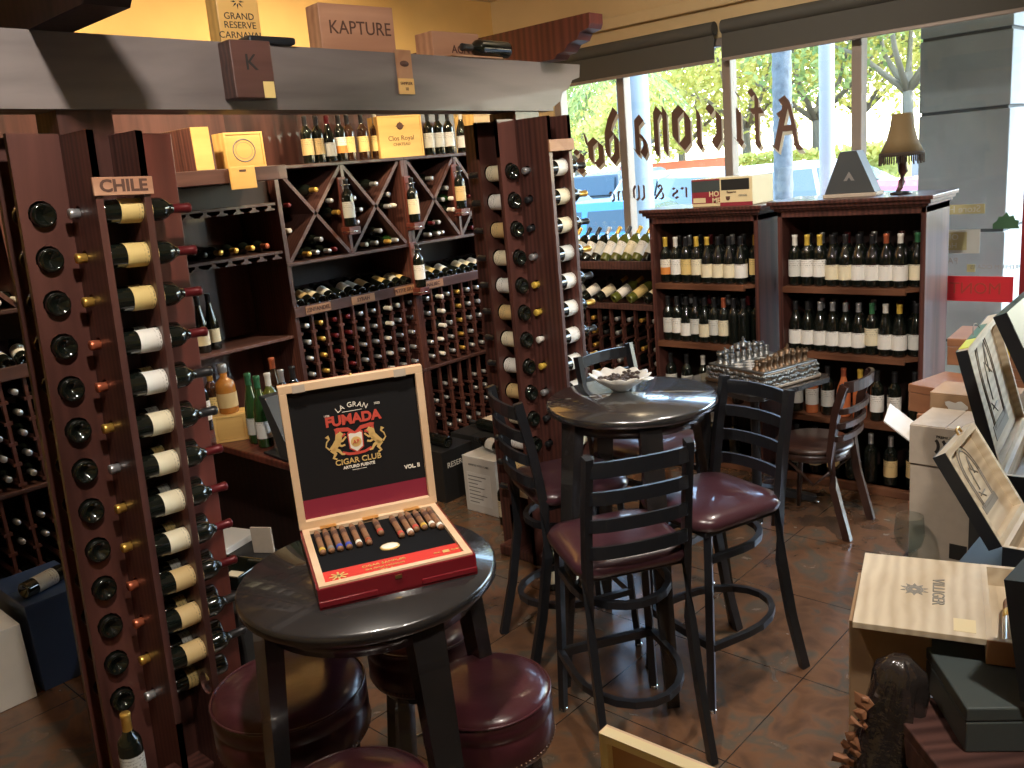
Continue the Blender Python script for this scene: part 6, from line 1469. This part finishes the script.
# cars
def car(label, x, y, ang, mat, suv=False, sc=1):
    t = thing('parked_car', label, 'car', (x, y, -.055), ang); H = 1.72 if suv else 1.46; L = 2.3; W2 = .9
    if suv: prof = [(-L, .35), (-L, .95), (-L+.1, 1.05), (-L+.35, H-.06), (-L+.6, H), (.55, H), (.75, H-.06), (1.35, 1.08), (L-.2, .95), (L, .75), (L, .35)]
    else: prof = [(-L, .35), (-L, .88), (-L+.25, .97), (-1.45, .99), (-.95, H-.05), (-.5, H), (.35, H), (.6, H-.06), (1.25, .98), (L-.2, .84), (L, .65), (L, .35)]
    n = len(prof); vs = []; cut = .99 if not suv else 1.06
    for s in (-1, 1):
        for (px_, z) in prof: vs.append((px_, s*W2*(1 if z <= cut else 1-.22*(z-cut)/(H-cut)), z))
    fs = [list(range(n))[::-1], list(range(n, 2*n))]+[(i, (i+1) % n, n+(i+1) % n, n+i) for i in range(n)]
    m = MB(); m.add(vs, fs, 0); m.obj('body', mat, t)
    g = MB()
    zz = cut+.04; zt = H-.12
    for s in (-1, 1):
        f = lambda z: s*(W2*(1-.22*max(0, z-cut)/(H-cut))+.006)
        spans = ((-1.30, -.9, -.05, -.05), (.05, .05, 1.12, .55)) if not suv else ((-2.05, -1.85, -1.1, -1.1), (-1.0, -1.0, -.05, -.05), (.05, .05, 1.15, .72))
        for a0, a1, c1, c0 in spans:
            g.add([(a0, f(zz), zz), (c1, f(zz), zz), (c0, f(zt), zt), (a1, f(zt), zt)]+[(a0, f(zz)-s*.02, zz), (c1, f(zz)-s*.02, zz), (c0, f(zt)-s*.02, zt), (a1, f(zt)-s*.02, zt)], [(0, 1, 2, 3), (7, 6, 5, 4), (0, 4, 5, 1), (1, 5, 6, 2), (2, 6, 7, 3), (3, 7, 4, 0)])
    g.obj('side_windows', M['carglass'], t)
    q = MB()
    if suv: q.add([(.80, -.68, H-.1), (.80, .68, H-.1), (1.33, .8, 1.12), (1.33, -.8, 1.12)], [(0, 1, 2, 3)]); q.v = [(a+.012, b_, c+.02) for a, b_, c in q.v]
    else: q.add([(.66, -.68, H-.1), (.66, .68, H-.1), (1.22, .8, 1.02), (1.22, -.8, 1.02)], [(0, 1, 2, 3)]); q.v = [(a+.012, b_, c+.02) for a, b_, c in q.v]
    q.obj('windscreen', M['carglass'], t)
    q = MB(); xr = -L+.22 if suv else -1.22; q.add([(xr-.12, -.75, 1.12), (xr-.12, .75, 1.12), (xr+.12 if suv else -.95, .66, H-.12), (xr+.12 if suv else -.95, -.66, H-.12)], [(0, 1, 2, 3)]); q.v = [(a-.06, b_, c+.02) for a, b_, c in q.v]; q.obj('rear_window', M['carglass'], t)
    for wx in (-1.42, 1.42):
        for s in (-1, 1): w_ = MB(); w_.lathe([(0, -.11), (.20, -.11), (.33, -.10), (.34, 0), (.33, .10), (.20, .11), (0, .11)], 20, mat=T(wx, s*(W2-.1), .34) @ Rx(PI/2)); w_.lathe([(0, 0), (.19, 0), (.19, .02), (0, .03)], 14, 1, T(wx, s*(W2+.005), .34) @ Rx(-s*PI/2)); w_.obj('wheel', [M['tyre'], M['chrome']], t)
    for s in (-1, 1): MB().box(-L-.02, -L+.1, s*.62-.13, s*.62+.13, .72, .90, bev=.02).obj('tail_light', M['taillight'], t); MB().box(L-.12, L+.015, s*.6-.14, s*.6+.14, .60, .72, bev=.02).obj('headlight', M['chrome'], t); MB().box(.85, 1.02, s*.98-.06, s*.98+.06, .98, 1.10, bev=.02).obj('wing_mirror', mat, t)
p = at(600, 222, 'y', 11.5); car('blue car nearest the window at the left', p.x, 11.5, math.radians(200), M['carblue'])
p = at(560, 195, 'y', 18); car('slate grey car behind the blue car', p.x, 17, math.radians(170), M['cardark'])
p = at(632, 195, 'y', 22); car('slate grey wagon between the post and the left mullion', p.x, 22, math.radians(95), M['cardark'], True)
p = at(680, 192, 'y', 17.5); car('white high roofed car behind the lettering and the printed carton', p.x, 17, math.radians(150), M['carwhite'], True)
p = at(790, 190, 'y', 16); car('white car parked right of the palm trunk', p.x, 16, math.radians(60), M['carwhite'], True)
p = at(725, 185, 'y', 23); car('slate car far behind the printed carton', p.x, 24, math.radians(90), M['cardark'])
p = at(885, 185, 'y', 23); car('blue car behind the fringed lamp', p.x, 20, math.radians(10), M['carblue'])
p = at(898, 205, 'y', 13); car('red car between the lamp and the concrete column', p.x+.6, 13, math.radians(60), M['carpink'])
# bench like planter under the red film
t = thing('street_planter', 'grey pebble planter with dark panel on the pavement under the red film', 'planter', (-1.35, 7.6, -.02)); MB().box(-.5, .5, -.25, .25, 0, .75, bev=.02).obj('planter_box', M['pave'], t); MB().box(-.35, .35, -.258, -.25, .48, .66, bev=.01).obj('dark_panel', M['greybox'], t)

# ------------------------------------------------------------------ light
w = bpy.data.worlds.new('sky'); SC.world = w; w.use_nodes = True; nt = w.node_tree
bg = nt.nodes['Background']; sk = nt.nodes.new('ShaderNodeTexSky'); sk.sky_type = 'NISHITA'; sk.sun_disc = False; sk.sun_elevation = math.radians(50); sk.sun_rotation = math.radians(40); sk.air_density = 1.2; sk.dust_density = 1; sk.ozone_density = 1
nt.links.new(sk.outputs[0], bg.inputs[0]); bg.inputs[1].default_value = 1.9
s = bpy.data.lights.new('sun', 'SUN'); s.energy = 7; s.angle = .01; s.color = (1, .95, .85); so = bpy.data.objects.new('sun', s); COL.objects.link(so)
sd = Vector((.62, .42, .85)).normalized(); so.rotation_euler = sd.to_track_quat('Z', 'Y').to_euler()
def spot(label, x, y, aim, en, col, size=70, blend=.6, rad=.06):
    t = thing('ceiling_spotlight', label, 'ceiling light', (x, y, ZC-.001)); MB().lathe([(.07, 0), (.085, -.004), (.085, -.012), (.065, -.012), (.06, -.004), (.058, -.0)], 24, caps=False).obj('trim_ring', M['white'], t)
    l = bpy.data.lights.new('lamp', 'SPOT'); l.energy = en; l.color = col; l.spot_size = math.radians(size); l.spot_blend = blend; l.shadow_soft_size = rad
    o = bpy.data.objects.new('lamp', l); COL.objects.link(o); o.location = (x, y, ZC-.03); o.rotation_euler = (Vector((x, y, ZC-.03))-Vector(aim)).to_track_quat('Z', 'Y').to_euler(); return o
WM = (1, .78, .50); WN = (1, .90, .78)
spot('ceiling spotlight over the left end of the beam', -3.7, 1.6, (-4.9, 2.3, 2.6), 230, WM, 110)
spot('ceiling spotlight over the aisle before the middle rack', -3.7, 3.4, (-4.9, 3.6, 1.8), 170, WM, 120)
spot('ceiling spotlight over the near table', -1.3, .9, (-2.4, 1.6, 1.6), 190, WN, 115)
spot('ceiling spotlight over the open cigar boxes at the right', .2, 1.0, (-.7, 2.2, 1.1), 150, WN, 90)
spot('added unseen spotlight brightening the front wall above the window', -2.4, 3.6, (-3.0, 5.6, 2.9), 90, (1, .88, .74), 120)  # extra lamp with no visible source, added to brighten the front wall
spot('ceiling spotlight in the middle of the shop', -1.2, 3.2, (-2.2, 4.0, .8), 140, WN, 110)
SC.view_settings.view_transform = 'Standard'; SC.view_settings.look = 'None'; SC.view_settings.gamma = 1; SC.view_settings.use_curve_mapping = False; SC.view_settings.exposure = .18
